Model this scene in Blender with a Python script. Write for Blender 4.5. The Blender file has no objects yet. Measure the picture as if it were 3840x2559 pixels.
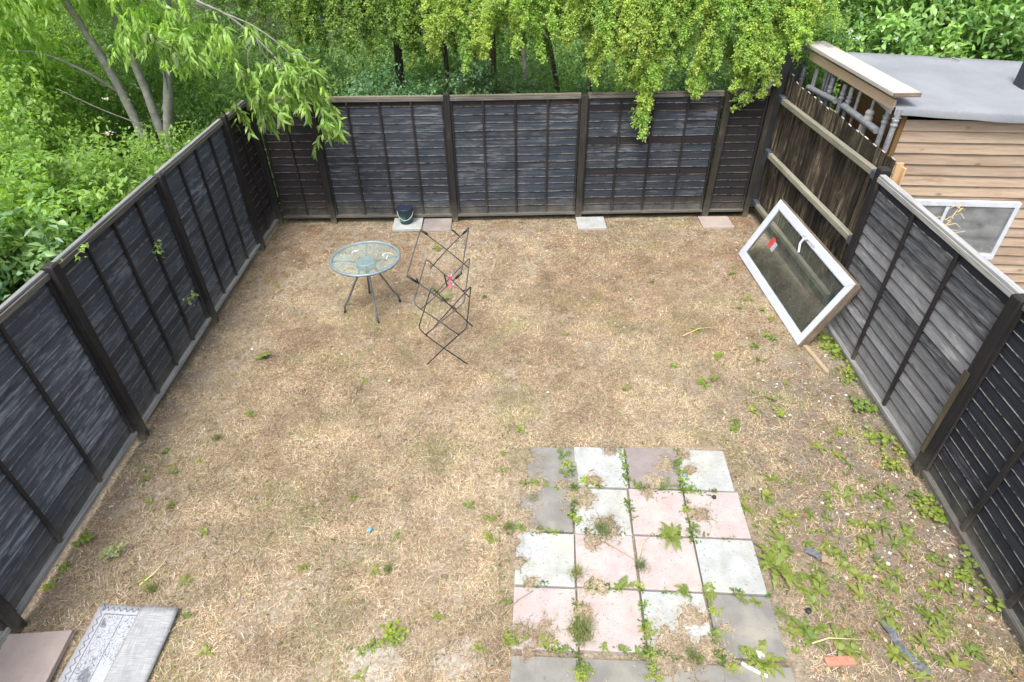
import bpy, math, random
import numpy as np
from mathutils import Vector, Matrix

random.seed(7)
RNG = np.random.default_rng(11)
SC = bpy.context.scene
COL = SC.collection

# ------------------------------------------------------------------ camera
PITCH, ROLL, CAM_H = 0.65399, -0.01516, 4.121
cam_d = bpy.data.cameras.new("camera")
cam_d.sensor_fit = 'HORIZONTAL'; cam_d.sensor_width = 36.0; cam_d.lens = 21.295
cam_d.clip_start = 0.05; cam_d.clip_end = 300
cam = bpy.data.objects.new("camera", cam_d); COL.objects.link(cam)
fw = Vector((0, math.cos(PITCH), -math.sin(PITCH))); rt = Vector((1, 0, 0)); up = rt.cross(fw)
c_, s_ = math.cos(ROLL), math.sin(ROLL)
rt2 = c_ * rt + s_ * up; up2 = -s_ * rt + c_ * up
M = Matrix((rt2, up2, -fw)).transposed().to_4x4(); M.translation = (0, 0, CAM_H)
cam.matrix_world = M
SC.camera = cam

# ------------------------------------------------------------------ sky, sun, exposure
SUN_EL, SUN_AZ = math.radians(62), math.radians(205)      # azimuth clockwise from +Y: behind the camera, a little to its left
world = bpy.data.worlds.new("World"); SC.world = world; world.use_nodes = True
wn = world.node_tree.nodes; wl = world.node_tree.links; wn.clear()
sky = wn.new('ShaderNodeTexSky'); sky.sky_type = 'NISHITA'; sky.sun_disc = False
sky.sun_elevation = SUN_EL; sky.sun_rotation = SUN_AZ
sky.air_density = 1.0; sky.dust_density = 4.0; sky.ozone_density = 1.0
hs = wn.new('ShaderNodeHueSaturation'); hs.inputs['Saturation'].default_value = 0.55   # overcast: nearly grey
bg = wn.new('ShaderNodeBackground'); bg.inputs['Strength'].default_value = 0.15
wo = wn.new('ShaderNodeOutputWorld')
wl.new(sky.outputs[0], hs.inputs['Color']); wl.new(hs.outputs[0], bg.inputs['Color']); wl.new(bg.outputs[0], wo.inputs[0])
sun_d = bpy.data.lights.new("sun", 'SUN'); sun_d.energy = 1.5; sun_d.angle = math.radians(20); sun_d.color = (1, 0.98, 0.95)
sun = bpy.data.objects.new("sun", sun_d); COL.objects.link(sun)
sdir = Vector((math.sin(SUN_AZ) * math.cos(SUN_EL), math.cos(SUN_AZ) * math.cos(SUN_EL), math.sin(SUN_EL)))
sun.rotation_euler = sdir.to_track_quat('Z', 'Y').to_euler()
SC.view_settings.view_transform = 'Standard'; SC.view_settings.look = 'None'
SC.view_settings.gamma = 1.0; SC.view_settings.use_curve_mapping = False
SC.view_settings.exposure = 1.12
SC.render.engine = 'CYCLES'
SC.cycles.max_bounces = 6; SC.cycles.diffuse_bounces = 3; SC.cycles.transparent_max_bounces = 12

# ------------------------------------------------------------------ helpers
def tag(o, label=None, cat=None, group=None, kind=None):
    if label: o['label'] = label
    if cat: o['category'] = cat
    if group: o['group'] = group
    if kind: o['kind'] = kind
    return o

ORG = {}
def empty(name, loc, label=None, cat=None, group=None, kind=None):
    o = bpy.data.objects.new(name, None); COL.objects.link(o); o.location = loc
    o.empty_display_size = 0.1
    ORG[o.name] = Vector(loc)
    return tag(o, label, cat, group, kind)

def link_mesh(name, me, parent=None):
    o = bpy.data.objects.new(name, me); COL.objects.link(o)
    if parent is not None:
        o.parent = parent; ORG[o.name] = ORG[parent.name]
    else:
        ORG[o.name] = Vector((0, 0, 0))
    return o

class MB:
    """collects geometry in world coordinates; build() links it as ONE mesh object"""
    def __init__(s): s.v = []; s.f = []; s.uv = []; s.mi = []
    def add(s, pts, faces, uvs=None, mi=0):
        b = len(s.v); s.v += [tuple(p) for p in pts]
        for k, f in enumerate(faces):
            s.f.append([b + i for i in f]); s.mi.append(mi)
            s.uv.append(uvs[k] if uvs else [(0, 0)] * len(f))
        return s
    def quad(s, a, b, c, d, uv=None, mi=0):
        return s.add([a, b, c, d], [(0, 1, 2, 3)], [uv or [(0, 0), (1, 0), (1, 1), (0, 1)]], mi)
    def bar(s, a, b, w, h, up=(0, 0, 1), mi=0, w2=None, h2=None, skew=None):
        a = Vector(a); b = Vector(b); t = (b - a); L = t.length; t.normalize()
        up = Vector(up); sd = t.cross(up)
        if sd.length < 1e-5: up = Vector((1, 0, 0)); sd = t.cross(up)
        sd.normalize(); up = sd.cross(t)
        w2 = w if w2 is None else w2; h2 = h if h2 is None else h2
        P = []
        for q, ww, hh in ((a, w, h), (b, w2, h2)):
            for i, j in ((-1, -1), (1, -1), (1, 1), (-1, 1)):
                P.append(q + sd * (i * ww / 2) + up * (j * hh / 2))
        F = [(0, 1, 5, 4), (1, 2, 6, 5), (2, 3, 7, 6), (3, 0, 4, 7), (3, 2, 1, 0), (4, 5, 6, 7)]
        o = random.random() * 5
        U = [[(o, 0), (o, w), (o + L, w), (o + L, 0)], [(o, 0), (o, h), (o + L, h), (o + L, 0)],
             [(o, .3), (o, .3 + w), (o + L, .3 + w), (o + L, .3)], [(o, .5), (o, .5 + h), (o + L, .5 + h), (o + L, .5)],
             [(0, 0), (w, 0), (w, h), (0, h)], [(0, 0), (w, 0), (w, h), (0, h)]]
        return s.add(P, F, U, mi)
    def box(s, lo, hi, mi=0):
        lo = Vector(lo); hi = Vector(hi); m = (lo + hi) / 2
        return s.bar((lo.x, m.y, m.z), (hi.x, m.y, m.z), hi.y - lo.y, hi.z - lo.z, mi=mi)
    def tube(s, pts, r, seg=8, mi=0, cap=True):
        pts = [Vector(p) for p in pts]; n = len(pts)
        rs = r if isinstance(r, (list, tuple)) else [r] * n
        t0 = (pts[1] - pts[0]).normalized()
        nx = t0.orthogonal().normalized()
        P = []; L = 0; ls = []
        for i in range(n):
            t = (pts[min(i + 1, n - 1)] - pts[max(i - 1, 0)]).normalized()
            nx = (nx - t * nx.dot(t)).normalized(); by = t.cross(nx)
            if i: L += (pts[i] - pts[i - 1]).length
            ls.append(L)
            for k in range(seg):
                a = 2 * math.pi * k / seg
                P.append(pts[i] + (nx * math.cos(a) + by * math.sin(a)) * rs[i])
        F = []; U = []
        for i in range(n - 1):
            for k in range(seg):
                k2 = (k + 1) % seg
                F.append((i * seg + k, i * seg + k2, (i + 1) * seg + k2, (i + 1) * seg + k))
                c = 2 * math.pi * rs[i]
                U.append([(ls[i], c * k / seg), (ls[i], c * (k + 1) / seg), (ls[i + 1], c * (k + 1) / seg), (ls[i + 1], c * k / seg)])
        if cap:
            F.append(tuple(range(seg))[::-1]); U.append([(0, 0)] * seg)
            F.append(tuple((n - 1) * seg + k for k in range(seg))); U.append([(0, 0)] * seg)
        return s.add(P, F, U, mi)
    def lathe(s, prof, c, seg=24, mi=0, capb=True, capt=True):
        c = Vector(c); P = []
        for r, z in prof:
            for k in range(seg):
                a = 2 * math.pi * k / seg
                P.append(c + Vector((r * math.cos(a), r * math.sin(a), z)))
        F = []; n = len(prof)
        for i in range(n - 1):
            for k in range(seg):
                k2 = (k + 1) % seg
                F.append((i * seg + k, i * seg + k2, (i + 1) * seg + k2, (i + 1) * seg + k))
        if capb: F.append(tuple(range(seg))[::-1])
        if capt: F.append(tuple((n - 1) * seg + k for k in range(seg)))
        return s.add(P, F, None, mi)
    def build(s, name, mats, parent=None, smooth=False, bevel=0):
        me = bpy.data.meshes.new(name)
        o = ORG[parent.name] if parent is not None else Vector((0, 0, 0))
        me.from_pydata([(p[0] - o.x, p[1] - o.y, p[2] - o.z) for p in s.v], [], s.f)
        ul = me.uv_layers.new(name="UVMap")
        ul.data.foreach_set("uv", [c for fu in s.uv for q in fu for c in q])
        if not isinstance(mats, (list, tuple)): mats = [mats]
        for m in mats: me.materials.append(m)
        me.polygons.foreach_set("material_index", s.mi)
        if smooth: me.polygons.foreach_set("use_smooth", [True] * len(s.f))
        me.update()
        ob = link_mesh(name, me, parent)
        if bevel:
            b = ob.modifiers.new("bevel", 'BEVEL'); b.width = bevel; b.segments = 2; b.limit_method = 'ANGLE'
        return ob

def np_mesh(name, V, F, col=None, mat=None, parent=None):
    """V (n,3) world coords, F (m,3|4) int arrays -> one mesh object, colour per vertex in attribute Col"""
    me = bpy.data.meshes.new(name)
    o = np.array(ORG[parent.name]) if parent is not None else np.zeros(3)
    V = np.asarray(V, np.float32) - o.astype(np.float32)
    Fs = F if isinstance(F, list) else [F]
    tot = np.concatenate([np.full(len(f), f.shape[1], np.int32) for f in Fs])
    idx = np.concatenate([f.ravel() for f in Fs]).astype(np.int32)
    me.vertices.add(len(V)); me.vertices.foreach_set("co", V.ravel())
    me.loops.add(len(idx)); me.loops.foreach_set("vertex_index", idx)
    me.polygons.add(len(tot))
    st = np.zeros(len(tot), np.int32); st[1:] = np.cumsum(tot)[:-1]
    me.polygons.foreach_set("loop_start", st); me.polygons.foreach_set("loop_total", tot)
    if col is not None:
        a = me.color_attributes.new("Col", 'FLOAT_COLOR', 'POINT')
        c = np.ones((len(V), 4), np.float32); c[:, :3] = col
        a.data.foreach_set("color", c.ravel())
    me.update(calc_edges=True)
    if mat: me.materials.append(mat)
    return link_mesh(name, me, parent)

def nrm(a): return a / np.maximum(np.linalg.norm(a, axis=-1, keepdims=True), 1e-9)

# smooth value noise on arrays
_T = np.random.default_rng(5).random((256, 256))
def vnoise(x, y, f=1.0):
    x = np.asarray(x) * f + 1000; y = np.asarray(y) * f + 1000
    xi = np.floor(x).astype(int); yi = np.floor(y).astype(int); fx = x - xi; fy = y - yi
    fx = fx * fx * (3 - 2 * fx); fy = fy * fy * (3 - 2 * fy)
    g = lambda a, b: _T[a % 256, b % 256]
    return (g(xi, yi) * (1 - fx) + g(xi + 1, yi) * fx) * (1 - fy) + (g(xi, yi + 1) * (1 - fx) + g(xi + 1, yi + 1) * fx) * fy
def fbm(x, y, f=1.0, o=3):
    r = 0; a = 0.5; t = 0
    for k in range(o):
        r = r + a * vnoise(np.asarray(x) + 17 * k, np.asarray(y) - 9 * k, f); t += a; a *= .5; f *= 2.1
    return r / t

# ------------------------------------------------------------------ materials
class NT:
    def __init__(s, name):
        s.m = bpy.data.materials.new(name); s.m.use_nodes = True
        s.n = s.m.node_tree.nodes; s.l = s.m.node_tree.links; s.n.clear()
        s.out = s.n.new('ShaderNodeOutputMaterial')
    def node(s, t, **kw):
        n = s.n.new(t)
        for k, v in kw.items():
            if k.startswith('i_'):
                key = k[2:]; key = int(key) if key.isdigit() else key
                s.put(n.inputs[key], v)
            else: setattr(n, k, v)
        return n
    def put(s, sock, v):
        if isinstance(v, bpy.types.NodeSocket): s.l.new(v, sock)
        else:
            try: sock.default_value = v
            except Exception: sock.default_value = (*v, 1)
    def math(s, op, a, b=0.5, c=None, clamp=False):
        n = s.n.new('ShaderNodeMath'); n.operation = op; n.use_clamp = clamp
        s.put(n.inputs[0], a); s.put(n.inputs[1], b)
        if c is not None: s.put(n.inputs[2], c)
        return n.outputs[0]
    def mix(s, f, a, b, mode='MIX'):
        n = s.n.new('ShaderNodeMix'); n.data_type = 'RGBA'; n.blend_type = mode
        s.put(n.inputs[0], f); s.put(n.inputs[6], a); s.put(n.inputs[7], b)
        return n.outputs[2]
    def rng(s, v, a, b, c=0.0, d=1.0):
        n = s.n.new('ShaderNodeMapRange'); s.put(n.inputs[0], v)
        for i, q in enumerate((a, b, c, d)): s.put(n.inputs[i + 1], q)
        return n.outputs[0]
    def noise(s, vec, scale, detail=4, rough=.55, dist=0.0):
        n = s.n.new('ShaderNodeTexNoise'); s.put(n.inputs['Vector'], vec)
        n.inputs['Scale'].default_value = scale; n.inputs['Detail'].default_value = detail
        n.inputs['Roughness'].default_value = rough; n.inputs['Distortion'].default_value = dist
        return n.outputs[0]
    def mapv(s, vec, scale=(1, 1, 1), loc=(0, 0, 0)):
        n = s.n.new('ShaderNodeMapping'); s.put(n.inputs[0], vec); s.put(n.inputs['Scale'], scale); s.put(n.inputs['Location'], loc)
        return n.outputs[0]
    def coord(s, k='Object'): return s.node('ShaderNodeTexCoord').outputs[k]
    def rnd(s): return s.node('ShaderNodeObjectInfo').outputs['Random']
    def bump(s, h, strength=.3, dist=.01):
        n = s.n.new('ShaderNodeBump'); n.inputs['Strength'].default_value = strength; n.inputs['Distance'].default_value = dist
        s.put(n.inputs['Height'], h); return n.outputs[0]
    def bsdf(s, color, rough=.7, metal=0.0, spec=.4, normal=None, **kw):
        b = s.n.new('ShaderNodeBsdfPrincipled')
        s.put(b.inputs['Base Color'], color); s.put(b.inputs['Roughness'], rough)
        b.inputs['Metallic'].default_value = metal; b.inputs['Specular IOR Level'].default_value = spec
        if normal is not None: s.put(b.inputs['Normal'], normal)
        for k, v in kw.items(): s.put(b.inputs[k], v)
        s.l.new(b.outputs[0], s.out.inputs[0]); s.b = b
        return s.m

def wood(name, base, light, worn, worn_amt=.5, edge=None, edge_amt=0.0, ew=.016, us=2.2, ramp=(.36, .68), enr=(.40, .56), knots=0, rough=.75, mud=True, grain=.5, gs=30, tint=.25):
    """stained timber: grain along UV u, big worn patches, lower edges worn or, on the grey boards, painted dark as lap shadow, splash dirt near the ground"""
    t = NT(name); uv = t.coord('UV'); r = t.rnd()
    off = t.node('ShaderNodeCombineXYZ', i_0=t.math('MULTIPLY', r, 31), i_1=t.math('MULTIPLY', r, 17)).outputs[0]
    vec = t.node('ShaderNodeVectorMath', operation='ADD', i_0=uv, i_1=off).outputs[0]
    g = t.noise(t.mapv(vec, (us, gs * 2.2, 1)), 1.0, 5, .65, .35)
    fine = t.noise(t.mapv(vec, (6, gs * 8, 1)), 1.0, 3, .6, .1)
    col = t.mix(t.rng(g, *ramp), base, light)
    ob = t.coord('Object')
    if knots:
        vo = t.node('ShaderNodeTexVoronoi', i_Vector=t.mapv(vec, (3.2, 8, 1))); vo.inputs['Scale'].default_value = 1.0
        kd = t.math('ADD', vo.outputs['Distance'], t.math('MULTIPLY', t.math('SUBTRACT', fine, .5), .10))
        col = t.mix(t.rng(kd, .05, .15, knots, 0), col, tuple(.35 * q for q in base[:3]) + (1,))
    big = t.noise(ob, 1.7, 5, .62, .4)
    med = t.noise(t.mapv(vec, (3, 24, 1)), 1.0, 5, .7, .6)
    wm = t.math('MULTIPLY', t.rng(big, .62 - .25 * worn_amt, .78 - .2 * worn_amt), t.rng(med, .47, .62))
    wm = t.math('MULTIPLY', wm, t.rng(fine, .3, .6, .35, 1))
    col = t.mix(wm, col, worn)
    # board-to-board tone, a little warm/cool drift of the stain
    hv = t.node('ShaderNodeHueSaturation', i_Color=col, i_Value=t.rng(r, 0, 1, 1 - tint, 1 + tint))
    drift = t.noise(ob, 3.1, 3)
    col = t.mix(t.rng(drift, .4, .65, 0, .3), hv.outputs[0], t.mix(.5, hv.outputs[0], (light[0] * 1.15, light[1] * .92, light[2] * .9, 1)))
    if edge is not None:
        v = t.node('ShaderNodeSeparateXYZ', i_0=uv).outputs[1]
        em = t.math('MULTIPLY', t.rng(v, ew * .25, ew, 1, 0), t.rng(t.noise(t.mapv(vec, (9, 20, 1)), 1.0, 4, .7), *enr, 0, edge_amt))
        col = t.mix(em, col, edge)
    if mud:
        z = t.node('ShaderNodeSeparateXYZ', i_0=ob).outputs[2]
        mm = t.math('MULTIPLY', t.rng(z, .05, .34, 1, 0), t.rng(t.noise(ob, 4, 5, .7), .35, .65, .1, .8))
        col = t.mix(mm, col, (.15, .135, .105, 1))
        mm2 = t.math('MULTIPLY', t.rng(z, .02, .12, 1, 0), t.rng(t.noise(ob, 9, 4), .4, .6, 0, .8))
        col = t.mix(mm2, col, (.13, .13, .075, 1))
    h = t.math('ADD', t.math('MULTIPLY', g, .6), t.math('MULTIPLY', fine, .4))
    return t.bsdf(col, rough, spec=.3, normal=t.bump(h, grain, .004))

def plain(name, c, rough=.5, metal=0.0, spec=.5, vary=.12, scale=14, bump=0.1):
    t = NT(name); ob = t.coord('Object'); n = t.noise(ob, scale, 5, .6)
    a = tuple(x * (1 - vary) for x in c[:3]) + (1,); b = tuple(min(1, x * (1 + vary)) for x in c[:3]) + (1,)
    return t.bsdf(t.mix(t.rng(n, .3, .7), a, b), rough, metal, spec, t.bump(t.noise(ob, scale * 6, 3), bump, .002))

def leafmat(name, rough=.45, trans=.42, use_col=True, base=(.08, .15, .03), spec=.4, light=(1.9, 1.9, .8)):
    t = NT(name)
    if use_col: c = t.node('ShaderNodeVertexColor', layer_name="Col").outputs[0]
    else:
        r = t.rnd()
        c = t.mix(r, (base[0] * .75, base[1] * .8, base[2] * .8, 1), (base[0] * 1.7, base[1] * 1.25, base[2] * 1.1, 1))
        n = t.noise(t.coord('Object'), 30, 3)
        c = t.mix(t.rng(n, .35, .65), c, t.mix(.5, c, (base[0] * 1.5, base[1] * 1.25, base[2], 1)))
    b = t.node('ShaderNodeBsdfPrincipled'); t.put(b.inputs['Base Color'], c)
    b.inputs['Roughness'].default_value = rough; b.inputs['Specular IOR Level'].default_value = spec
    tr = t.node('ShaderNodeBsdfTranslucent'); t.put(tr.inputs[0], t.mix(1.0, c, (*light, 1), 'MULTIPLY'))
    mx = t.node('ShaderNodeMixShader', i_0=trans, i_1=b.outputs[0], i_2=tr.outputs[0])
    t.l.new(mx.outputs[0], t.out.inputs[0]); return t.m

K = {}
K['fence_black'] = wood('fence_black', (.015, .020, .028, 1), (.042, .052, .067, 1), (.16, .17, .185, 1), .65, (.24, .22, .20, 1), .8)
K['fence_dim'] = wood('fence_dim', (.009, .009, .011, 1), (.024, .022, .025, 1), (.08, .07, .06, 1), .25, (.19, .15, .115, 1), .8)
K['fence_left'] = wood('fence_left', (.025, .032, .043, 1), (.066, .080, .100, 1), (.19, .215, .25, 1), .7, (.20, .20, .20, 1), .65)
K['fence_scuffed'] = wood('fence_scuffed', (.030, .037, .050, 1), (.078, .092, .115, 1), (.25, .28, .32, 1), 1.0, (.27, .28, .29, 1), .8, gs=24)
K['fence_grey'] = wood('fence_grey', (.11, .115, .124, 1), (.26, .265, .275, 1), (.42, .42, .415, 1), .65, (.006, .006, .007, 1), 1.0, ew=.012, enr=(.22, .32), us=4.5, ramp=(.30, .70), grain=.6, gs=34, tint=.32, knots=.7)  # near-black edge colour paints the shadow line under each lap
K['fence_greydark'] = wood('fence_greydark', (.028, .031, .036, 1), (.13, .136, .145, 1), (.30, .305, .305, 1), .75, (.006, .006, .007, 1), 1.0, ew=.012, enr=(.22, .32), us=4.5, grain=.6, gs=34, tint=.3, knots=.6)  # same painted lap shadow along the lower edge
K['fence_jet'] = wood('fence_jet', (.010, .012, .017, 1), (.024, .027, .036, 1), (.10, .10, .105, 1), .25, (.40, .39, .36, 1), .95, ew=.011)
K['batten'] = wood('batten', (.011, .010, .011, 1), (.027, .024, .024, 1), (.10, .085, .07, 1), .3)
K['post'] = wood('post', (.009, .009, .010, 1), (.024, .022, .022, 1), (.12, .10, .06, 1), .35)
K['post_worn'] = wood('post_worn', (.014, .013, .012, 1), (.042, .037, .029, 1), (.15, .125, .085, 1), .45)
K['post_bare'] = wood('post_bare', (.05, .042, .028, 1), (.10, .085, .058, 1), (.22, .18, .115, 1), .6)
K['cap_pale'] = wood('cap_pale', (.27, .275, .265, 1), (.43, .435, .43, 1), (.15, .155, .145, 1), .5, mud=False, rough=.85)
K['cap'] = wood('cap', (.13, .135, .132, 1), (.26, .265, .262, 1), (.07, .073, .07, 1), .55, mud=False, rough=.85)
K['cap_back'] = wood('cap_back', (.13, .115, .085, 1), (.25, .225, .17, 1), (.08, .07, .055, 1), .45, mud=False, rough=.85)
K['rail'] = wood('rail', (.16, .165, .16, 1), (.38, .38, .36, 1), (.09, .095, .095, 1), .5, mud=False, rough=.85)
K['rail_dark'] = wood('rail_dark', (.05, .05, .048, 1), (.16, .15, .125, 1), (.22, .2, .16, 1), .5, mud=False)
K['feather'] = wood('feather', (.009, .009, .008, 1), (.085, .068, .047, 1), (.28, .225, .15, 1), .9, us=1.2, ramp=(.46, .62), grain=.7, gs=26, tint=.5)
K['arris'] = wood('arris', (.17, .165, .12, 1), (.33, .32, .25, 1), (.10, .11, .10, 1), .5, mud=False)
K['fresh'] = wood('fresh', (.42, .27, .13, 1), (.60, .42, .23, 1), (.40, .33, .24, 1), .4, mud=False)
K['clad'] = wood('clad', (.31, .225, .15, 1), (.42, .335, .25, 1), (.24, .145, .08, 1), .45, knots=.75, mud=False, gs=12, tint=.2, grain=.25)
K['shed_side'] = wood('shed_side', (.12, .07, .025, 1), (.22, .13, .05, 1), (.07, .04, .02, 1), .4, mud=False)
K['plank'] = wood('plank', (.40, .37, .33, 1), (.55, .53, .50, 1), (.33, .31, .28, 1), .5, mud=False, rough=.85)
K['fascia'] = wood('fascia', (.42, .31, .21, 1), (.56, .44, .32, 1), (.45, .30, .18, 1), .3, mud=False)
K['sash_wood'] = wood('sash_wood', (.10, .075, .05, 1), (.27, .22, .16, 1), (.36, .33, .28, 1), .6, mud=False)
K['lath'] = wood('lath', (.27, .20, .12, 1), (.42, .34, .23, 1), (.2, .16, .1, 1), .4, mud=False)
K['galv'] = plain('galv', (.11, .13, .16), .45, .5)
K['steel'] = plain('steel', (.33, .34, .355), .42, .35, vary=.25, scale=22)
K['white_pvc'] = plain('white_pvc', (.52, .55, .60), .35, vary=.05, scale=8)
K['pale_paint'] = plain('pale_paint', (.58, .61, .64), .5)
K['table_metal'] = plain('table_metal', (.20, .26, .28), .38, .2, vary=.15)
K['table_leg'] = plain('table_leg', (.125, .135, .14), .4, .2, vary=.2)
K['airer'] = plain('airer', (.018, .019, .021), .4)
K['airer_grey'] = plain('airer_grey', (.07, .075, .08), .35)
K['wire'] = plain('wire', (.13, .13, .13), .4)
K['plastic_dark'] = plain('plastic_dark', (.018, .045, .05), .35, vary=.3, scale=20)
K['plastic_lid'] = plain('plastic_lid', (.016, .024, .045), .4, vary=.25, scale=20)
K['white_bit'] = plain('white_bit', (.75, .75, .74), .5)
K['pink'] = plain('pink', (.75, .10, .24), .5)
K['red'] = plain('red', (.45, .055, .045), .5)
K['sticker_grey'] = plain('sticker_grey', (.30, .33, .37), .5)
K['blue'] = plain('blue', (.10, .36, .48), .4)
K['foil'] = plain('foil', (.16, .17, .19), .35, .2, vary=.5, scale=40)
K['black_soft'] = plain('black_soft', (.02, .02, .022), .6)
K['brick'] = plain('brick', (.42, .19, .13), .9, vary=.25, scale=30, bump=.4)
K['mortar'] = plain('mortar', (.34, .31, .26), .95, vary=.3, scale=18, bump=.6)
K['flue'] = plain('flue', (.03, .035, .045), .5)
K['sheet_grey'] = plain('sheet_grey', (.085, .09, .095), .6, vary=.2, scale=5)
K['straw_stem'] = plain('straw_stem', (.62, .50, .26), .7)
K['bark_grey'] = plain('bark_grey', (.27, .265, .235), .85, vary=.35, scale=9, bump=.5)
K['bark_dark'] = plain('bark_dark', (.075, .055, .04), .9, vary=.4, scale=10, bump=.6)
K['twig'] = plain('twig', (.22, .215, .18), .8, vary=.3)

def felt():
    t = NT('roof_felt'); ob = t.coord('Object')
    n = t.noise(ob, 1.6, 5, .6); f = t.noise(ob, 160, 2)
    c = t.mix(t.rng(n, .35, .65), (.165, .175, .19, 1), (.225, .235, .25, 1))
    c = t.mix(t.rng(f, .35, .65, 0, .5), c, (.30, .315, .33, 1))
    c = t.mix(t.rng(t.noise(ob, 5, 5, .7, .5), .56, .68, 0, .45), c, (.20, .22, .23, 1))
    return t.bsdf(c, .95, spec=.2, normal=t.bump(f, .5, .003))
K['felt'] = felt()

def slab(name, a, b, spots=.5, dirt=.35):
    t = NT(name); ob = t.coord('Object'); r = t.rnd()
    off = t.node('ShaderNodeCombineXYZ', i_0=t.math('MULTIPLY', r, 13), i_1=t.math('MULTIPLY', r, 29)).outputs[0]
    v = t.node('ShaderNodeVectorMath', operation='ADD', i_0=ob, i_1=off).outputs[0]
    c = t.mix(t.rng(t.noise(v, 5, 6, .65, .3), .35, .68), a, b)
    c = t.mix(t.rng(t.noise(v, 2.5, 5, .6), .5, .75, 0, dirt), c, (.42, .38, .25, 1))
    c = t.mix(t.rng(t.noise(v, 70, 3, .6), .62, .70, 0, spots), c, (.12, .105, .085, 1))
    c = t.mix(t.rng(t.noise(v, 200, 2), .3, .7, 0, .25), c, (.30, .28, .26, 1))
    return t.bsdf(c, .9, spec=.25, normal=t.bump(t.noise(v, 120, 3), .25, .003))
K['slab_white'] = slab('slab_white', (.31, .32, .295, 1), (.45, .475, .48, 1), .8, .5)
K['slab_pink'] = slab('slab_pink', (.385, .305, .285, 1), (.45, .41, .40, 1), .7, dirt=.25)
K['slab_grey'] = slab('slab_grey', (.16, .155, .138, 1), (.25, .24, .215, 1), .45)
K['slab_mauve'] = slab('slab_mauve', (.20, .168, .157, 1), (.28, .24, .225, 1), .4)
K['slab_rose'] = slab('slab_rose', (.35, .28, .25, 1), (.43, .36, .325, 1), .35, .1)

def glass(name, tint, haze=.12, hazecol=(.4, .45, .42), alpha=.8, rough=.02):
    t = NT(name); ob = t.coord('Object')
    tr = t.node('ShaderNodeBsdfTransparent'); t.put(tr.inputs[0], (*tint, 1))
    gl = t.node('ShaderNodeBsdfGlossy'); gl.inputs['Roughness'].default_value = rough
    df = t.node('ShaderNodeBsdfDiffuse'); t.put(df.inputs[0], (*hazecol, 1))
    fr = t.node('ShaderNodeFresnel'); fr.inputs[0].default_value = 1.45
    hz = t.rng(t.noise(ob, 6, 5, .7), .3, .75, haze * .4, haze * 1.6)
    m1 = t.node('ShaderNodeMixShader', i_0=hz, i_1=tr.outputs[0], i_2=df.outputs[0])
    m2 = t.node('ShaderNodeMixShader', i_0=fr.outputs[0], i_1=m1.outputs[0], i_2=gl.outputs[0])
    t.l.new(m2.outputs[0], t.out.inputs[0]); return t.m
K['glass_table'] = glass('glass_table', (.93, .985, .965), .26, (.42, .54, .52), rough=.15)
K['glass_sash'] = glass('glass_sash', (.97, .985, .97), .13, (.30, .34, .28))
K['film'] = glass('film', (.96, .96, .96), .20, (.75, .78, .8), rough=.2)
K['pane_dull'] = glass('pane_dull', (.55, .55, .5), 1.6, (.44, .42, .37))

K['leaf'] = leafmat('leaf')
K['leaf_gloss'] = leafmat('leaf_gloss', .32, .25, spec=.5)
K['weed'] = leafmat('weed', .5, .25, False, (.14, .215, .05))
K['weed_pale'] = leafmat('weed_pale', .5, .25, False, (.19, .27, .14))
K['weed_lime'] = leafmat('weed_lime', .5, .3, False, (.18, .285, .05))
K['tuft'] = leafmat('tuft', .6, .2, False, (.14, .195, .065))
K['fallen'] = leafmat('fallen', .7, .1)
K['straw'] = leafmat('straw', .75, .12, light=(1.1, 1.0, .8), spec=.25)
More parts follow.
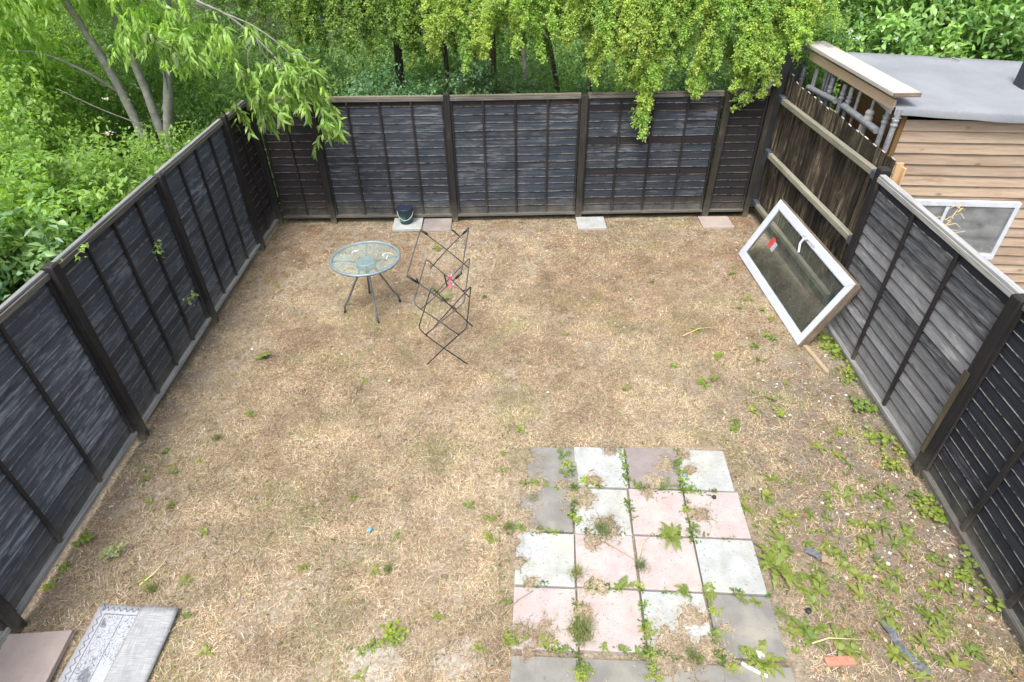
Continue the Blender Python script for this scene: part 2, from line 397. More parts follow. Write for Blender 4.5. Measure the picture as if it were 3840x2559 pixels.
# ------------------------------------------------------------------ measured plan of the garden (metres)
RIGHT_WEEDS = [[3.01, 3.89], [2.75, 3.72], [2.89, 3.78], [2.9, 3.59], [2.94, 3.52], [2.86, 3.42], [2.86, 3.63], [2.97, 3.34], [2.62, 3.41], [2.34, 3.34], [2.45, 3.35], [1.92, 3.19], [2.08, 3.21], [2.1, 3.14], [1.9, 3.07], [2.7, 3.27], [2.75, 3.18], [2.6, 3.16], [2.88, 3.14], [3.04, 3.21], [3.15, 3.24], [3.04, 3.06], [1.93, 2.91], [2.0, 2.93], [2.08, 2.93], [2.27, 3.01], [2.17, 3.0], [2.39, 2.99], [2.57, 3.07], [2.5, 2.97], [2.23, 2.91], [2.75, 2.91], [2.81, 2.9], [2.91, 2.89], [3.05, 2.86], [3.06, 2.79], [2.4, 2.84], [2.52, 2.83], [2.05, 2.79], [2.24, 2.76], [2.42, 2.74], [2.03, 2.7], [2.12, 2.68], [2.34, 2.69], [2.41, 2.65], [2.48, 2.63], [2.65, 2.7], [2.73, 2.72], [2.93, 2.73], [2.98, 2.71], [2.95, 2.59], [3.13, 2.59], [3.06, 2.48], [2.46, 2.55], [2.5, 2.49], [2.25, 2.53], [2.04, 2.5], [2.17, 2.47], [2.23, 2.43], [2.68, 2.51], [2.73, 2.53], [2.81, 2.47], [2.57, 2.45], [2.43, 2.39], [2.35, 2.45], [2.72, 2.38], [2.04, 2.37], [2.09, 2.36], [2.18, 2.36], [2.08, 2.28], [2.11, 2.26], [2.47, 2.31], [2.56, 2.31], [2.9, 2.34], [2.93, 2.3], [3.06, 2.37], [3.01, 2.29], [3.13, 2.34], [2.63, 2.24], [2.67, 2.2], [2.56, 2.18], [2.84, 2.18], [2.91, 2.18], [2.97, 2.16], [3.1, 2.19], [2.17, 2.18], [1.87, 2.2], [1.88, 2.12], [1.97, 2.09], [2.07, 2.09], [1.88, 2.05], [1.99, 2.01], [1.86, 1.93], [2.29, 2.05], [2.23, 2.03], [2.17, 2.0], [2.27, 1.99], [2.63, 2.05], [2.65, 2.0], [2.58, 2.14], [2.73, 1.96], [2.91, 2.04], [2.98, 2.05], [2.85, 2.02], [2.51, 1.88], [2.62, 1.88], [3.03, 1.91], [3.04, 1.86], [2.76, 1.85], [2.86, 1.81], [2.59, 1.75], [1.56, 1.89], [1.37, 1.81]]
FENCE_WEEDS = [[3.45, 4.2], [3.41, 3.8], [3.46, 3.64], [3.28, 3.46], [3.43, 3.11], [3.4, 3.02], [3.41, 2.94], [3.35, 2.52], [3.38, 2.31], [3.41, 2.27], [3.51, 5.4], [3.56, 5.24], [3.57, 5.05], [3.51, 4.66], [3.45, 4.21], [3.46, 5.07], [3.5, 4.8]]
JOINT_WEEDS = [[0.44, 3.66], [0.46, 3.56], [0.44, 3.45], [0.48, 3.54], [0.95, 3.51], [0.94, 3.39], [0.96, 3.63], [1.44, 3.45], [1.44, 3.36], [1.42, 3.26], [1.42, 3.54], [1.49, 3.26], [1.3, 3.29], [0.6, 3.36], [0.68, 3.32], [1.04, 3.3], [1.4, 3.04], [1.4, 2.87], [0.47, 3.01], [0.49, 2.97], [0.77, 2.4], [0.73, 2.39], [0.81, 2.41], [0.9, 2.4], [1.21, 2.36], [1.23, 2.33], [1.4, 2.38], [1.39, 2.28], [1.39, 2.19], [1.37, 2.04], [1.37, 2.33], [0.91, 2.13], [0.91, 2.04], [0.9, 2.26], [0.89, 2.09], [-0.07, 2.02], [-0.04, 2.02], [0.02, 2.0], [0.19, 2.01], [0.24, 1.99], [0.3, 1.96], [0.59, 1.95], [0.7, 1.93], [0.89, 1.91], [0.8, 1.92], [0.42, 1.84], [0.39, 1.79], [0.45, 1.82], [0.43, 1.77], [0.91, 1.82], [0.88, 1.78], [1.41, 1.82], [1.49, 1.91], [1.53, 1.91], [1.71, 2.27], [1.61, 2.29]]
TUFTS = [[0.68, 2.87], [0.45, 2.5], [0.93, 2.55], [0.44, 2.08], [1.16, 1.88]]
LAWN_WEEDS = [[-2.68, 5.13], [-3.15, 3.79], [-3.2, 3.46], [-3.05, 3.23], [-2.97, 3.56], [-2.85, 3.18], [-3.41, 2.86], [-3.43, 2.63], [-3.48, 2.49], [-2.71, 2.5], [-2.44, 2.5], [-2.67, 2.44], [-2.32, 2.22], [-2.09, 1.98], [-1.34, 3.24], [-2.46, 2.92], [-1.06, 2.56], [-0.95, 2.57], [-1.0, 2.02], [-1.03, 1.96], [-0.96, 1.99], [-1.02, 1.81], [-0.94, 2.86], [-0.33, 6.26], [-0.96, 6.43], [-0.39, 3.14], [-0.08, 3.67], [-0.1, 3.5], [-0.19, 3.01], [-0.05, 2.9], [-0.06, 2.32], [-0.24, 1.98], [-1.52, 4.72], [-2.91, 4.84], [-2.53, 4.25], [-2.75, 3.94], [-0.18, 2.82], [0.61, 5.48], [1.04, 6.17], [-2.97, 6.58], [-1.99, 6.16], [1.8, 6.55], [1.14, 4.51], [0.08, 3.99], [-2.81, 3.68], [-1.6, 2.62], [-0.54, 2.2], [0.16, 3.19]]
SASH_WEEDS = [[2.85, 6.73], [2.71, 5.94], [2.99, 5.89], [3.01, 5.67], [2.84, 5.38], [2.92, 5.34], [2.88, 6.12], [2.61, 4.96], [1.95, 4.59], [2.05, 4.63], [1.93, 4.66], [2.1, 5.52], [2.52, 4.14], [2.09, 4.04]]
COVER = [[0.2, 3.345, 0.06], [0.4, 3.335, 0.05], [0.0, 3.3, 0.17], [0.04, 3.6, 0.15], [0.02, 3.02, 0.12], [0.03, 3.41, 0.102], [0.08, 3.68, 0.076], [0.53, 3.21, 0.115], [0.73, 2.89, 0.115], [1.32, 3.54, 0.076], [1.18, 3.35, 0.076], [1.49, 3.64, 0.076], [1.53, 3.47, 0.064], [1.47, 3.01, 0.089], [1.11, 3.23, 0.051], [0.02, 2.96, 0.115], [-0.03, 2.78, 0.076], [0.03, 2.61, 0.064], [0.11, 2.44, 0.038], [0.69, 3.38, 0.064], [0.48, 2.21, 0.064], [0.56, 2.4, 0.076], [0.16, 2.05, 0.102], [0.03, 2.05, 0.076], [1.23, 2.16, 0.089], [1.06, 1.94, 0.153], [1.28, 1.94, 0.102], [0.61, 2.77, 0.076], [0.45, 2.09, 0.076], [0.87, 3.71, 0.064], [0.01, 3.17, 0.076], [0.18, 2.9, 0.051], [1.43, 2.08, 0.038], [1.35, 1.89, 0.076], [0.08, 1.94, 0.051]]
HAW_TIPS = [[-0.92, 8.3, 2.35], [-0.54, 8.3, 2.16], [-0.31, 8.3, 2.32], [0.07, 8.3, 2.36], [0.46, 8.3, 2.23], [0.73, 8.3, 2.4], [1.12, 8.3, 2.01], [1.29, 8.3, 2.29], [1.55, 8.3, 1.92], [1.82, 8.3, 1.29], [1.85, 8.3, 1.83], [2.04, 8.3, 2.07], [2.22, 8.3, 2.18], [2.52, 8.3, 1.75], [2.65, 8.3, 2.12], [3.04, 8.3, 1.62], [3.14, 8.3, 1.95], [3.39, 8.3, 1.87], [3.48, 8.3, 2.16], [3.65, 8.3, 2.36], [3.86, 8.3, 2.56], [1.5, 8.3, 2.39], [1.16, 8.3, 2.55], [0.29, 8.3, 2.56], [-0.19, 8.3, 2.61], [-0.67, 8.3, 2.67], [2.69, 8.3, 2.48], [2.25, 8.3, 2.53], [3.12, 8.3, 2.52], [1.8, 8.3, 2.63], [3.18, 8.3, 1.65], [1.58, 8.3, 2.19], [1.94, 8.3, 2.39], [1.42, 8.3, 2.11]]
DARK_TIPS = [[-2.48, 9.5, 2.02], [-2.26, 9.5, 2.05], [-1.98, 9.5, 2.01], [-1.79, 9.5, 2.12], [-1.59, 9.5, 2.25], [-2.67, 9.5, 2.2], [-2.89, 9.5, 2.32], [-3.16, 9.5, 2.49], [-3.46, 9.5, 2.5], [-1.4, 9.5, 2.3], [-1.23, 9.5, 2.18], [-1.06, 9.5, 2.01], [-2.08, 9.5, 2.37], [-2.43, 9.5, 2.48], [-3.68, 9.5, 2.61], [-1.88, 9.5, 2.47], [-1.56, 9.5, 2.52], [-0.73, 9.5, 2.18], [-1.38, 9.5, 1.95], [-2.85, 9.5, 2.06], [-3.05, 9.5, 2.15]]
BRANCHES = {'main': [[-3.57, 7.85, 3.08], [-3.23, 7.85, 2.9], [-2.95, 7.85, 2.64], [-2.79, 7.85, 2.45]], 'b1': [[-3.54, 7.85, 3.02], [-3.05, 7.85, 2.83], [-2.79, 7.85, 2.66], [-2.59, 7.85, 2.47]], 'b2': [[-2.95, 7.85, 2.63], [-3.09, 7.85, 2.5], [-3.13, 7.85, 2.31], [-3.15, 7.85, 2.11]], 'b3': [[-2.79, 7.85, 2.45], [-2.69, 7.85, 2.25], [-2.57, 7.85, 2.05], [-2.52, 7.85, 1.92]], 'b4': [[-2.59, 7.85, 2.47], [-2.43, 7.85, 2.44], [-2.35, 7.85, 2.35]], 'b5': [[-2.95, 7.85, 2.63], [-2.9, 7.85, 2.45], [-2.73, 7.85, 2.28], [-2.81, 7.85, 2.15]]}
CLUSTERS = [[-2.78, 7.85, 2.3, 9], [-3.11, 7.85, 2.06, 12], [-2.97, 7.85, 1.95, 10], [-2.79, 7.85, 2.02, 12], [-2.65, 7.85, 2.15, 10], [-2.45, 7.85, 2.35, 10], [-2.37, 7.85, 2.25, 10], [-2.32, 7.85, 2.1, 8], [-2.3, 7.85, 1.91, 10], [-2.31, 7.85, 1.75, 12], [-2.38, 7.85, 1.65, 6], [-3.12, 7.85, 1.82, 8], [-3.31, 7.85, 1.93, 6], [-2.59, 7.85, 1.97, 9], [-2.88, 7.85, 1.9, 8], [-3.13, 7.85, 2.16, 9], [-3.73, 7.85, 2.6, 12], [-3.87, 7.85, 2.49, 12], [-3.92, 7.85, 2.65, 10], [-4.05, 7.85, 2.73, 8], [-2.67, 7.85, 2.54, 6]]
# ------------------------------------------------------------------ ground
SLAB_TOP = 0.022
def cover(x, y):
    """soil and thatch creeping over slab corners"""
    h = np.zeros_like(np.asarray(x, float)) - 9
    n = fbm(x, y, 14, 3) - .5; n2 = (fbm(x, y, 55, 2) - .5) * .5
    for cx, cy, r in COVER:
        d = np.hypot(x - cx, (y - cy)) / r
        h = np.maximum(h, 1.0 - d + n * 1.5 + n2)
    return h
def gz(x, y):
    x = np.asarray(x, float); y = np.asarray(y, float)
    h = (fbm(x, y, .8, 2) - .5) * .03 + (fbm(x, y, 6, 2) - .5) * .012 - .002
    inpav = (x > -.12) & (x < 1.98) & (y > 1.3) & (y < 3.86)
    h = np.where(inpav, -.016 + (fbm(x, y, 6, 2) - .5) * .008, h)
    c = cover(x, y)
    h = np.where(c > 0, np.maximum(h, SLAB_TOP - .006 + .022 * np.clip(c * 3, 0, 1)), h)
    edge = np.minimum(np.minimum(x + 3.5, 3.5 - x), 8.42 - y)
    return h - .03 * np.clip(1 - edge / .12, 0, 1) * (edge > -.3)

def build_ground():
    def axis(lo, hi, step, far_lo, far_hi):
        a = list(np.arange(lo, hi + 1e-6, step))
        l = [far_lo, far_lo * .5 + lo * .5, lo - 2, lo - .6]; r = [hi + .6, hi + 2, far_hi * .5 + hi * .5, far_hi]
        return np.array(l + a + r)
    xs = axis(-3.7, 3.8, .03, -60, 60); ys = axis(1.2, 8.7, .03, -20, 80)
    xs = np.unique(np.concatenate([xs[(xs < -.2) | (xs > 2.05)], np.arange(-.2, 2.05, .011)])); ys = np.unique(np.concatenate([ys[(ys < 1.35) | (ys > 3.95)], np.arange(1.35, 3.95, .011)]))
    X, Y = np.meshgrid(xs, ys); Z = gz(X, Y)
    Z = np.where((X < -3.6) | (X > 3.75) | (Y > 8.6) | (Y < 1.2), -.03, Z)
    V = np.stack([X, Y, Z], -1).reshape(-1, 3)
    nx, ny = len(xs), len(ys)
    i, j = np.meshgrid(np.arange(nx - 1), np.arange(ny - 1)); b = (j * nx + i).ravel()
    F = np.stack([b, b + 1, b + nx + 1, b + nx], 1)
    t = NT('ground_soil'); ob = t.coord('Object'); xyz = t.node('ShaderNodeSeparateXYZ', i_0=ob)
    x, y = xyz.outputs[0], xyz.outputs[1]
    big = t.noise(ob, .75, 4, .6); mid = t.noise(ob, 3.5, 5, .65); fine = t.noise(ob, 38, 5, .7); grit = t.noise(ob, 120, 3, .6)
    straw = t.mix(t.rng(fine, .3, .7), (.21, .168, .115, 1), (.51, .43, .32, 1))
    soil = t.mix(t.rng(fine, .3, .7), (.13, .105, .08, 1), (.35, .29, .225, 1))
    red = t.mix(t.rng(fine, .3, .7), (.13, .08, .05, 1), (.38, .25, .16, 1))
    # barer to the right and along the fences
    right = t.math('MULTIPLY', t.rng(x, 1.3, 2.7), t.rng(y, 5.6, 4.2))
    back = t.rng(y, 6.4, 8.0)
    lw = t.rng(t.math('ADD', x, t.math('MULTIPLY', mid, .5)), -2.75, -3.3)
    bare = t.math('MAXIMUM', t.math('MAXIMUM', right, t.math('MULTIPLY', back, .45)), lw)
    bare = t.math('ADD', bare, t.math('MULTIPLY', t.math('SUBTRACT', mid, .5), 1.6))
    c = t.mix(t.rng(bare, .25, .75), straw, soil)
    redm = t.math('MULTIPLY', t.rng(t.math('ADD', big, t.math('MULTIPLY', mid, .5)), .72, .92), t.rng(y, 4.4, 7.0, .3, 1.0))
    c = t.mix(redm, c, red)
    c = t.mix(t.rng(t.noise(ob, 9, 4, .65, .3), .50, .66, 0, .5), c, (.16, .115, .075, 1))
    c = t.mix(t.rng(t.noise(ob, 2.2, 4, .6, .6), .60, .72, 0, .35), c, (.20, .19, .075, 1))
    c = t.mix(t.rng(grit, .64, .70, 0, .6), c, (.52, .47, .40, 1))
    c = t.mix(t.rng(t.noise(ob, 55, 3), .62, .72, 0, .6), c, (.09, .065, .045, 1))
    outside = t.math('MAXIMUM', t.math('MAXIMUM', t.rng(x, -3.5, -3.6), t.rng(y, 8.5, 8.6)), t.rng(x, 3.72, 3.8))
    c = t.mix(outside, c, t.mix(t.rng(fine, .3, .7), (.022, .020, .012, 1), (.05, .045, .024, 1)))
    t.bsdf(c, .95, spec=.15, normal=t.bump(t.math('ADD', fine, t.math('MULTIPLY', grit, .5)), .9, .02))
    g = np_mesh('ground', V, F, None, t.m); tag(g, 'dry bare back garden ground of pale soil and dead grass', 'ground', kind='structure')
build_ground()

# ------------------------------------------------------------------ fences
def board(parent, A, B, nrm_, z0, z1, mat, o0=.020, o1=.006, th=.006, wave=.005, name='board'):
    """one lapped board from A to B (2-D), lower edge proud of the board beneath and wavy"""
    A = Vector((A[0], A[1], 0)); B = Vector((B[0], B[1], 0)); n = Vector((nrm_[0], nrm_[1], 0))
    L = (B - A).length; N = max(3, int(L / .16)); mb = MB(); P = []; U = []
    ph = random.random() * 50; ru = random.random() * 9
    sl = random.uniform(-.004, .004)
    for i in range(N + 1):
        q = A.lerp(B, i / N)
        w = (float(vnoise(i * L / N, ph, 5.0)) - .5) * 2 * wave + sl * (i / N - .5)
        bow = (float(vnoise(i * L / N, ph + 7, 2.5)) - .5) * .006
        P += [q + n * (o0 + bow) + Vector((0, 0, z0 + w)), q + n * (o0 - th + bow) + Vector((0, 0, z0 + w)),
              q + n * o1 + Vector((0, 0, z1)), q + n * (o1 - th * .6) + Vector((0, 0, z1))]
    F = []; h = z1 - z0
    for i in range(N):
        a = 4 * i; b = a + 4; u0 = ru + L * i / N; u1 = ru + L * (i + 1) / N
        F += [(a, b, b + 2, a + 2), (a + 1, b + 1, b, a), (a + 2, b + 2, b + 3, a + 3), (a + 3, b + 3, b + 1, a + 1)]
        U += [[(u0, 0), (u1, 0), (u1, h), (u0, h)], [(u0, 0), (u1, 0), (u1, 0), (u0, 0)], [(u0, h), (u1, h), (u1, h), (u0, h)], [(u0, h), (u1, h), (u1, 0), (u0, 0)]]
    F += [(0, 2, 3, 1), (4 * N, 4 * N + 1, 4 * N + 3, 4 * N + 2)]; U += [[(ru, .05)] * 4] * 2
    mb.add(P, F, U)
    return mb.build(name, mat, parent)

def panel(label, A, B, nv, bmats, H=1.80, zb=.09, nb=15, batt=3, capm='cap', railm='rail', capw=.038, bw=.028, top_rail=True, zdrop=0.0, wave=.005):
    A2 = Vector((A[0], A[1], 0)); B2 = Vector((B[0], B[1], 0)); n = Vector((nv[0], nv[1], 0)); L = (B2 - A2).length; tdir = (B2 - A2).normalized()
    root = empty('lapped_fence', ((A[0] + B[0]) / 2, (A[1] + B[1]) / 2, 0), label, 'fence panel', 'lapped fence panels round the garden')
    pitch = (H - .03 - zb) / nb
    for k in range(nb):
        z0 = zb + k * pitch + random.uniform(-.008, .008)
        z1 = min(zb + (k + 1) * pitch + .022, H - .012)
        m = bmats(k, nb) if callable(bmats) else bmats
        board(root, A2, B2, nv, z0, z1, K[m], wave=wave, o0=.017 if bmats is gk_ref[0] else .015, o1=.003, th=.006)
    # battens and edge frame on the garden side
    bo = .030
    fr = [0.018 / L] + [(i + 1) / (batt + 1) for i in range(batt)] + [1 - .018 / L]
    for f in fr:
        q = A2 + tdir * (L * f) + n * bo
        dx = random.uniform(-.006, .006)
        MB().bar(q + Vector((0, 0, zb - .01)), q + tdir * dx + Vector((0, 0, H - (.055 if top_rail else .02))), bw, .022, up=n).build('batten', K['batten'], root, bevel=.003)
    q0, q1 = A2 + n * .036, B2 + n * .036
    z = zb - .012
    mb = MB(); mb.bar(q0 + Vector((0, 0, z)), q1 + Vector((0, 0, z)), .045, .040); mb.build('bottom_rail', K[railm], root, bevel=.006)
    if top_rail:
        q0, q1 = A2 + n * .034, B2 + n * .034; z = H - .035
        MB().bar(q0 + Vector((0, 0, z)), q1 + Vector((0, 0, z)), .024, .045).build('top_rail', K['rail' if bmats is gk_ref[0] else 'rail_dark'], root, bevel=.003)
    q0, q1 = A2 + n * .010, B2 + n * .010
    MB().bar(q0 + Vector((0, 0, H)), q1 + Vector((0, 0, H + zdrop)), capw, .022).build('cap', K[capm], root, bevel=.004)
    return root

def post(label, x, y, H, mat, w=.088, d=.088, lean=(0, 0), brackets=0, nv=(1, 0)):
    root = empty('fence_post', (x, y, 0), label, 'fence post', 'square wooden posts of the garden fence')
    MB().bar((x, y, -.1), (x + lean[0], y + lean[1], H), w, d, up=(nv[0], nv[1], 0)).build('shaft', K[mat], root, bevel=.006)
    MB().bar((x + lean[0], y + lean[1], H + .001), (x + lean[0], y + lean[1], H + .016), w * .97, d * .97, up=(nv[0], nv[1], 0), w2=w * .7, h2=d * .7).build('top', K['post_worn'], root)
    return root

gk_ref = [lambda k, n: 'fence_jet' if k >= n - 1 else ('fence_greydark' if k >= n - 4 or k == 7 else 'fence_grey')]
XL, YB, XR = -3.535, 8.475, 3.545
lft = lambda k, n: 'fence_left'
# left fence, near to far
panel('nearest left fence panel, mostly cut off behind the pink slab', (XL, .36), (XL + .015, 2.13), (1, 0), 'fence_scuffed', nb=16, batt=3)
panel('second left fence panel with scuffed pale streaks, from the bottom left corner post', (XL + .015, 2.21), (XL, 3.97), (1, 0), lambda k, n: 'fence_scuffed' if 2 < k < 14 else 'fence_left', nb=17, batt=2)
panel('left fence panel with smooth dark boards halfway to the corner', (XL, 4.05), (XL - .02, 5.80), (1, 0), lambda k, n: 'fence_left' if k % 3 else 'fence_black', nb=16, batt=3)
panel('left fence panel with pale bare boards at its far end near the tree branch', (XL - .02, 5.88), (XL - .02, 7.58), (1, 0), lambda k, n: 'fence_scuffed' if k < 3 or k in (11, 12) else 'fence_left', nb=16, batt=3)
panel('short brownish black panel closing the left fence at the far corner', (XL, 7.66), (XL, 8.36), (1, 0), 'fence_dim', nb=15, batt=1)
post('dark post at bottom left beside the pink slab and the first panel joint', XL + .05, 2.17, 1.81, 'post', .088, .08)
post('dark left fence post standing proud of the cap, nearest whole one', XL + .055, 4.01, 1.83, 'post', .085, .085)
post('slim dark left fence post in line with the round table', XL + .035, 5.84, 1.79, 'post', .084, .07)
post('left fence post with a raised grey cap near the drooping branch', XL + .03, 7.62, 1.83, 'post', .084, .07)
post('brown corner post where left and back fences meet', XL + .06, 8.42, 1.66, 'post', .07, .07)
# back fence, left to right
bn = (0, -1)
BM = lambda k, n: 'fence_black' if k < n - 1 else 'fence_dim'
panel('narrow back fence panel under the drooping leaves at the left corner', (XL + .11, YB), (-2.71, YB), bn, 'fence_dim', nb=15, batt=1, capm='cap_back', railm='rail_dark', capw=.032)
panel('back fence panel with chalky worn boards behind the bucket', (-2.63, YB), (-.87, YB - .02), bn, BM, nb=15, batt=3, capm='cap_back', railm='rail_dark', capw=.032, wave=.006)
panel('middle back fence panel with a straggly worn top rail', (-.79, YB - .02), (.98, YB), bn, BM, nb=15, batt=3, capm='cap_back', railm='rail_dark', capw=.032, wave=.007)
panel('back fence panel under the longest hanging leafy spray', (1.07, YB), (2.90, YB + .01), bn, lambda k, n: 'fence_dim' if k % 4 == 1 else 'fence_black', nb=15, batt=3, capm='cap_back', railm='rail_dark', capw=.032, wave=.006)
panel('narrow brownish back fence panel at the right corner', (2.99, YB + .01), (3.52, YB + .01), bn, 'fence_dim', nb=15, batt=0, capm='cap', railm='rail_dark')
post('back fence post half covered by the drooping leaves', -2.67, YB - .045, 1.80, 'post', .086, .06, nv=(0, 1))
post('dark back fence post to the right of the bucket', -.83, YB - .055, 1.83, 'post', .086, .06, nv=(0, 1))
post('worn back fence post behind the white slab', 1.03, YB - .045, 1.785, 'post_worn', .092, .06, nv=(0, 1))
post('leaning light brown back fence post near the right corner', 2.95, YB - .04, 1.77, 'post_worn', .092, .06, nv=(0, 1), lean=(.02, 0))
post('corner post where the back fence meets the upright boards', 3.57, YB + .0, 1.84, 'post_worn', .075, .075, nv=(0, 1))
# right fence: upright feather edge boards
RF = empty('board_fence', (3.68, 7.05, 0), 'tall fence of upright dark boards with three pale rails at the back right', 'fence')
y = 5.66; k = 0
while y < 8.52:
    wd = random.uniform(.088, .104); top = 1.905 + .022 * (y - 5.66) + random.uniform(-.012, .012)
    if y > 8.3: top += .05
    x0 = 3.735 + random.uniform(-.003, .003)
    mb = MB(); P = [(x0, y, .03), (x0 - .016, y + .002, .03), (x0 - .004, y + wd + .012, .03), (x0 + .004, y + wd + .012, .03)]
    P += [(p[0], p[1] + random.uniform(-.003, .003), top + random.uniform(-.006, .006)) for p in P]
    o = random.random() * 9
    F = [(0, 3, 7, 4), (1, 0, 4, 5), (2, 1, 5, 6), (3, 2, 6, 7), (4, 7, 6, 5), (0, 1, 2, 3)]
    U = [[(o, 0), (o, .1), (o + 1.9, .1), (o + 1.9, 0)]] + [[(o, .02), (o, 0), (o + 1.9, 0), (o + 1.9, .02)], [(o, .1), (o, 0), (o + 1.9, 0), (o + 1.9, .1)], [(o, .0), (o, .02), (o + 1.9, .02), (o + 1.9, 0)], [(0, 0)] * 4, [(0, 0)] * 4]
    mb.add(P, F, U); mb.build('board', K['feather'], RF)
    mb2 = MB(); mb2.bar((x0 - .010, y + .004, top + .002), (x0 + .0, y + wd - .01, top + .002), .014, .004); mb2.build('board_end', K['plank'], RF) if k % 2 == 0 else None
    y += wd; k += 1
for z, h in ((1.695, .075), (.955, .075), (.19, .07)):
    mb = MB(); mb.bar((3.690, 5.86, z + .012), (3.690, 8.36, z - .008), .062, h); mb.build('rail', K['arris'], RF, bevel=.012)
    for ya, yb in ((5.69, 5.87), (8.35, 8.50)):
        mb = MB(); mb.bar((3.688, ya, z + .004), (3.688, yb, z + .002), .072, h + .012); mb.build('rail_bracket', K['galv'], RF, bevel=.012)
MB().bar((3.755, 5.62, .0), (3.755, 5.62, 1.895), .07, .022, up=(0, 1, 0)).build('end_board', K['fresh'], RF, bevel=.003)
MB().bar((3.79, 5.60, .0), (3.79, 5.60, 1.86), .018, .085, up=(0, 1, 0)).build('end_board', K['fresh'], RF, bevel=.003)
# right fence: lapped panels
gk = gk_ref[0]
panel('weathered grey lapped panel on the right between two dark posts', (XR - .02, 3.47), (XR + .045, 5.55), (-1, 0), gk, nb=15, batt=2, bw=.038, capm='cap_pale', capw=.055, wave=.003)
panel('jet black lapped panel with white board edges at the right margin', (3.36, 1.55), (XR - .03, 3.39), (-1, 0.07), 'fence_jet', nb=16, batt=2, bw=.04, railm='rail_dark', wave=.004)
panel('nearest right fence panel beyond the frame edge at lower right', (3.25, -.3), (3.36, 1.48), (-1, 0.07), 'fence_jet', nb=15, batt=2, railm='rail_dark')
post('tall mossy dark post between the upright boards and the grey panel', 3.615, 5.61, 1.84, 'post', .095, .10)
RP = post('thick dark post with scraped brown patch at the right between grey and black panels', XR - .065, 3.42, 1.80, 'post', .10, .09)
for za, zb_, w_ in ((.25, .95, .05), (.95, 1.12, .062)):
    m = MB(); m.bar((XR - .117, 3.45, za), (XR - .117, 3.45, zb_), w_, .006, up=(1, 0, 0)); m.build('scraped_patch', K['post_bare'], RP)
post('dark right fence post at the lower right margin', 3.31, 1.51, 1.84, 'post', .09, .09)

# ------------------------------------------------------------------ shed behind the right fence
sa = -.10; e1 = Vector((math.cos(sa), math.sin(sa), 0)); e2 = Vector((-math.sin(sa), math.cos(sa), 0)); SCn = Vector((4.10, 6.35, 0))
SH = empty('shed', (5.6, 7.0, 0), 'timber shed with lapped pale brown boards and a grey felt roof', 'shed')
sp = lambda u, v, z: SCn + e1 * u + e2 * v + Vector((0, 0, z))
pit = .118
for k in range(17):
    z0 = .08 + k * pit; A = sp(.0, 0, 0); B = sp(3.3, 0, 0)
    board(SH, (A.x, A.y), (B.x, B.y), (-e2.x, -e2.y), z0, min(z0 + pit + .014, 2.07), K['clad'], o0=.028, o1=.005, th=.012, wave=.002, name='cladding_board')
mb = MB(); mb.quad(sp(-.005, 0, 0), sp(-.005, 1.8, 0), sp(-.005, 1.8, 2.30), sp(-.005, 0, 2.20), [(0, 0), (1.8, 0), (1.8, 2.2), (0, 2.2)])
mb.build('side_wall', K['shed_side'], SH)
mb = MB(); mb.bar(sp(-.02, -.022, .0), sp(-.02, -.022, 2.15), .05, .05, up=e2); mb.build('corner_strip', K['shed_side'], SH)
MB().quad(sp(3.3, 0, 0), sp(3.3, 1.2, 0), sp(3.3, 1.2, 2.25), sp(3.3, 0, 2.1)).quad(sp(0, 1.8, 0), sp(3.3, 1.2, 0), sp(3.3, 1.2, 2.25), sp(0, 1.8, 2.30)).build('back_wall', K['shed_side'], SH)
rf = MB(); NU, NV = 26, 12; top = []
FL, FR_, BR_, BL = Vector((3.91, 6.26, 2.232)), Vector((7.3, 5.93, 2.09)), Vector((7.4, 7.29, 2.30)), Vector((4.02, 8.14, 2.352))
rg = []
for j in range(NV + 1):
    for i in range(NU + 1):
        a = FL.lerp(FR_, i / NU).lerp(BL.lerp(BR_, i / NU), j / NV)
        a.z += .002 * math.sin(i * .9) * (1 - j / NV) + (float(fbm(a.x, a.y, 2.5, 2)) - .5) * .006
        rg.append(a)
P = rg[:]; F = []
for j in range(NV):
    for i in range(NU):
        b = j * (NU + 1) + i; F.append((b, b + 1, b + NU + 2, b + NU + 1))
def skirt(idx, drop, out):
    b0 = len(P)
    for q in idx:
        P.append(rg[q] + out * .018 + Vector((0, 0, -.022)))
    for q in idx: P.append(rg[q] + out * .022 + Vector((0, 0, -drop + (float(vnoise(rg[q].x, rg[q].y, 3)) - .5) * .02)))
    m = len(idx)
    for i in range(m - 1):
        F.append((idx[i + 1], idx[i], b0 + i, b0 + i + 1)); F.append((b0 + i + 1, b0 + i, b0 + m + i, b0 + m + i + 1))
skirt(list(range(NU + 1)), .085, -e2)
skirt([j * (NU + 1) for j in range(NV, -1, -1)], .085, -e1)
skirt([NV * (NU + 1) + i for i in range(NU, -1, -1)], .08, e2)
rf.add(P, F); rf.build('roof', K['felt'], SH, smooth=True)
# window, its upper part seen over the fence, wrapped in plastic film
wa, wb, z0, z1 = .42, 1.52, .52, 1.215
wp = lambda u, z, o: SCn + e1 * u - e2 * (.03 + o) + Vector((0, 0, z))
WN = MB()
for a, b, w, h in ((wp(wa, z1 - .025, .02), wp(wb, z1 - .025, .02), .045, .055), (wp(wa, z0 + .02, .02), wp(wb, z0 + .02, .02), .045, .055)): WN.bar(a, b, w, h)
for u in (wa + .02, wb - .02): WN.bar(wp(u, z0, .02), wp(u, z1, .02), .045, .043, up=e2)
wobj = WN.build('window', K['pale_paint'], SH)
MB().bar(wp(wa + .36, z0, .02), wp(wa + .36, z1 - .06, .02), .035, .035, up=e2).build('mullion', K['pale_paint'], wobj)
MB().quad(wp(wa, z0, .001), wp(wb, z0, .001), wp(wb, z1, .001), wp(wa, z1, .001)).build('pane', K['pane_dull'], wobj)
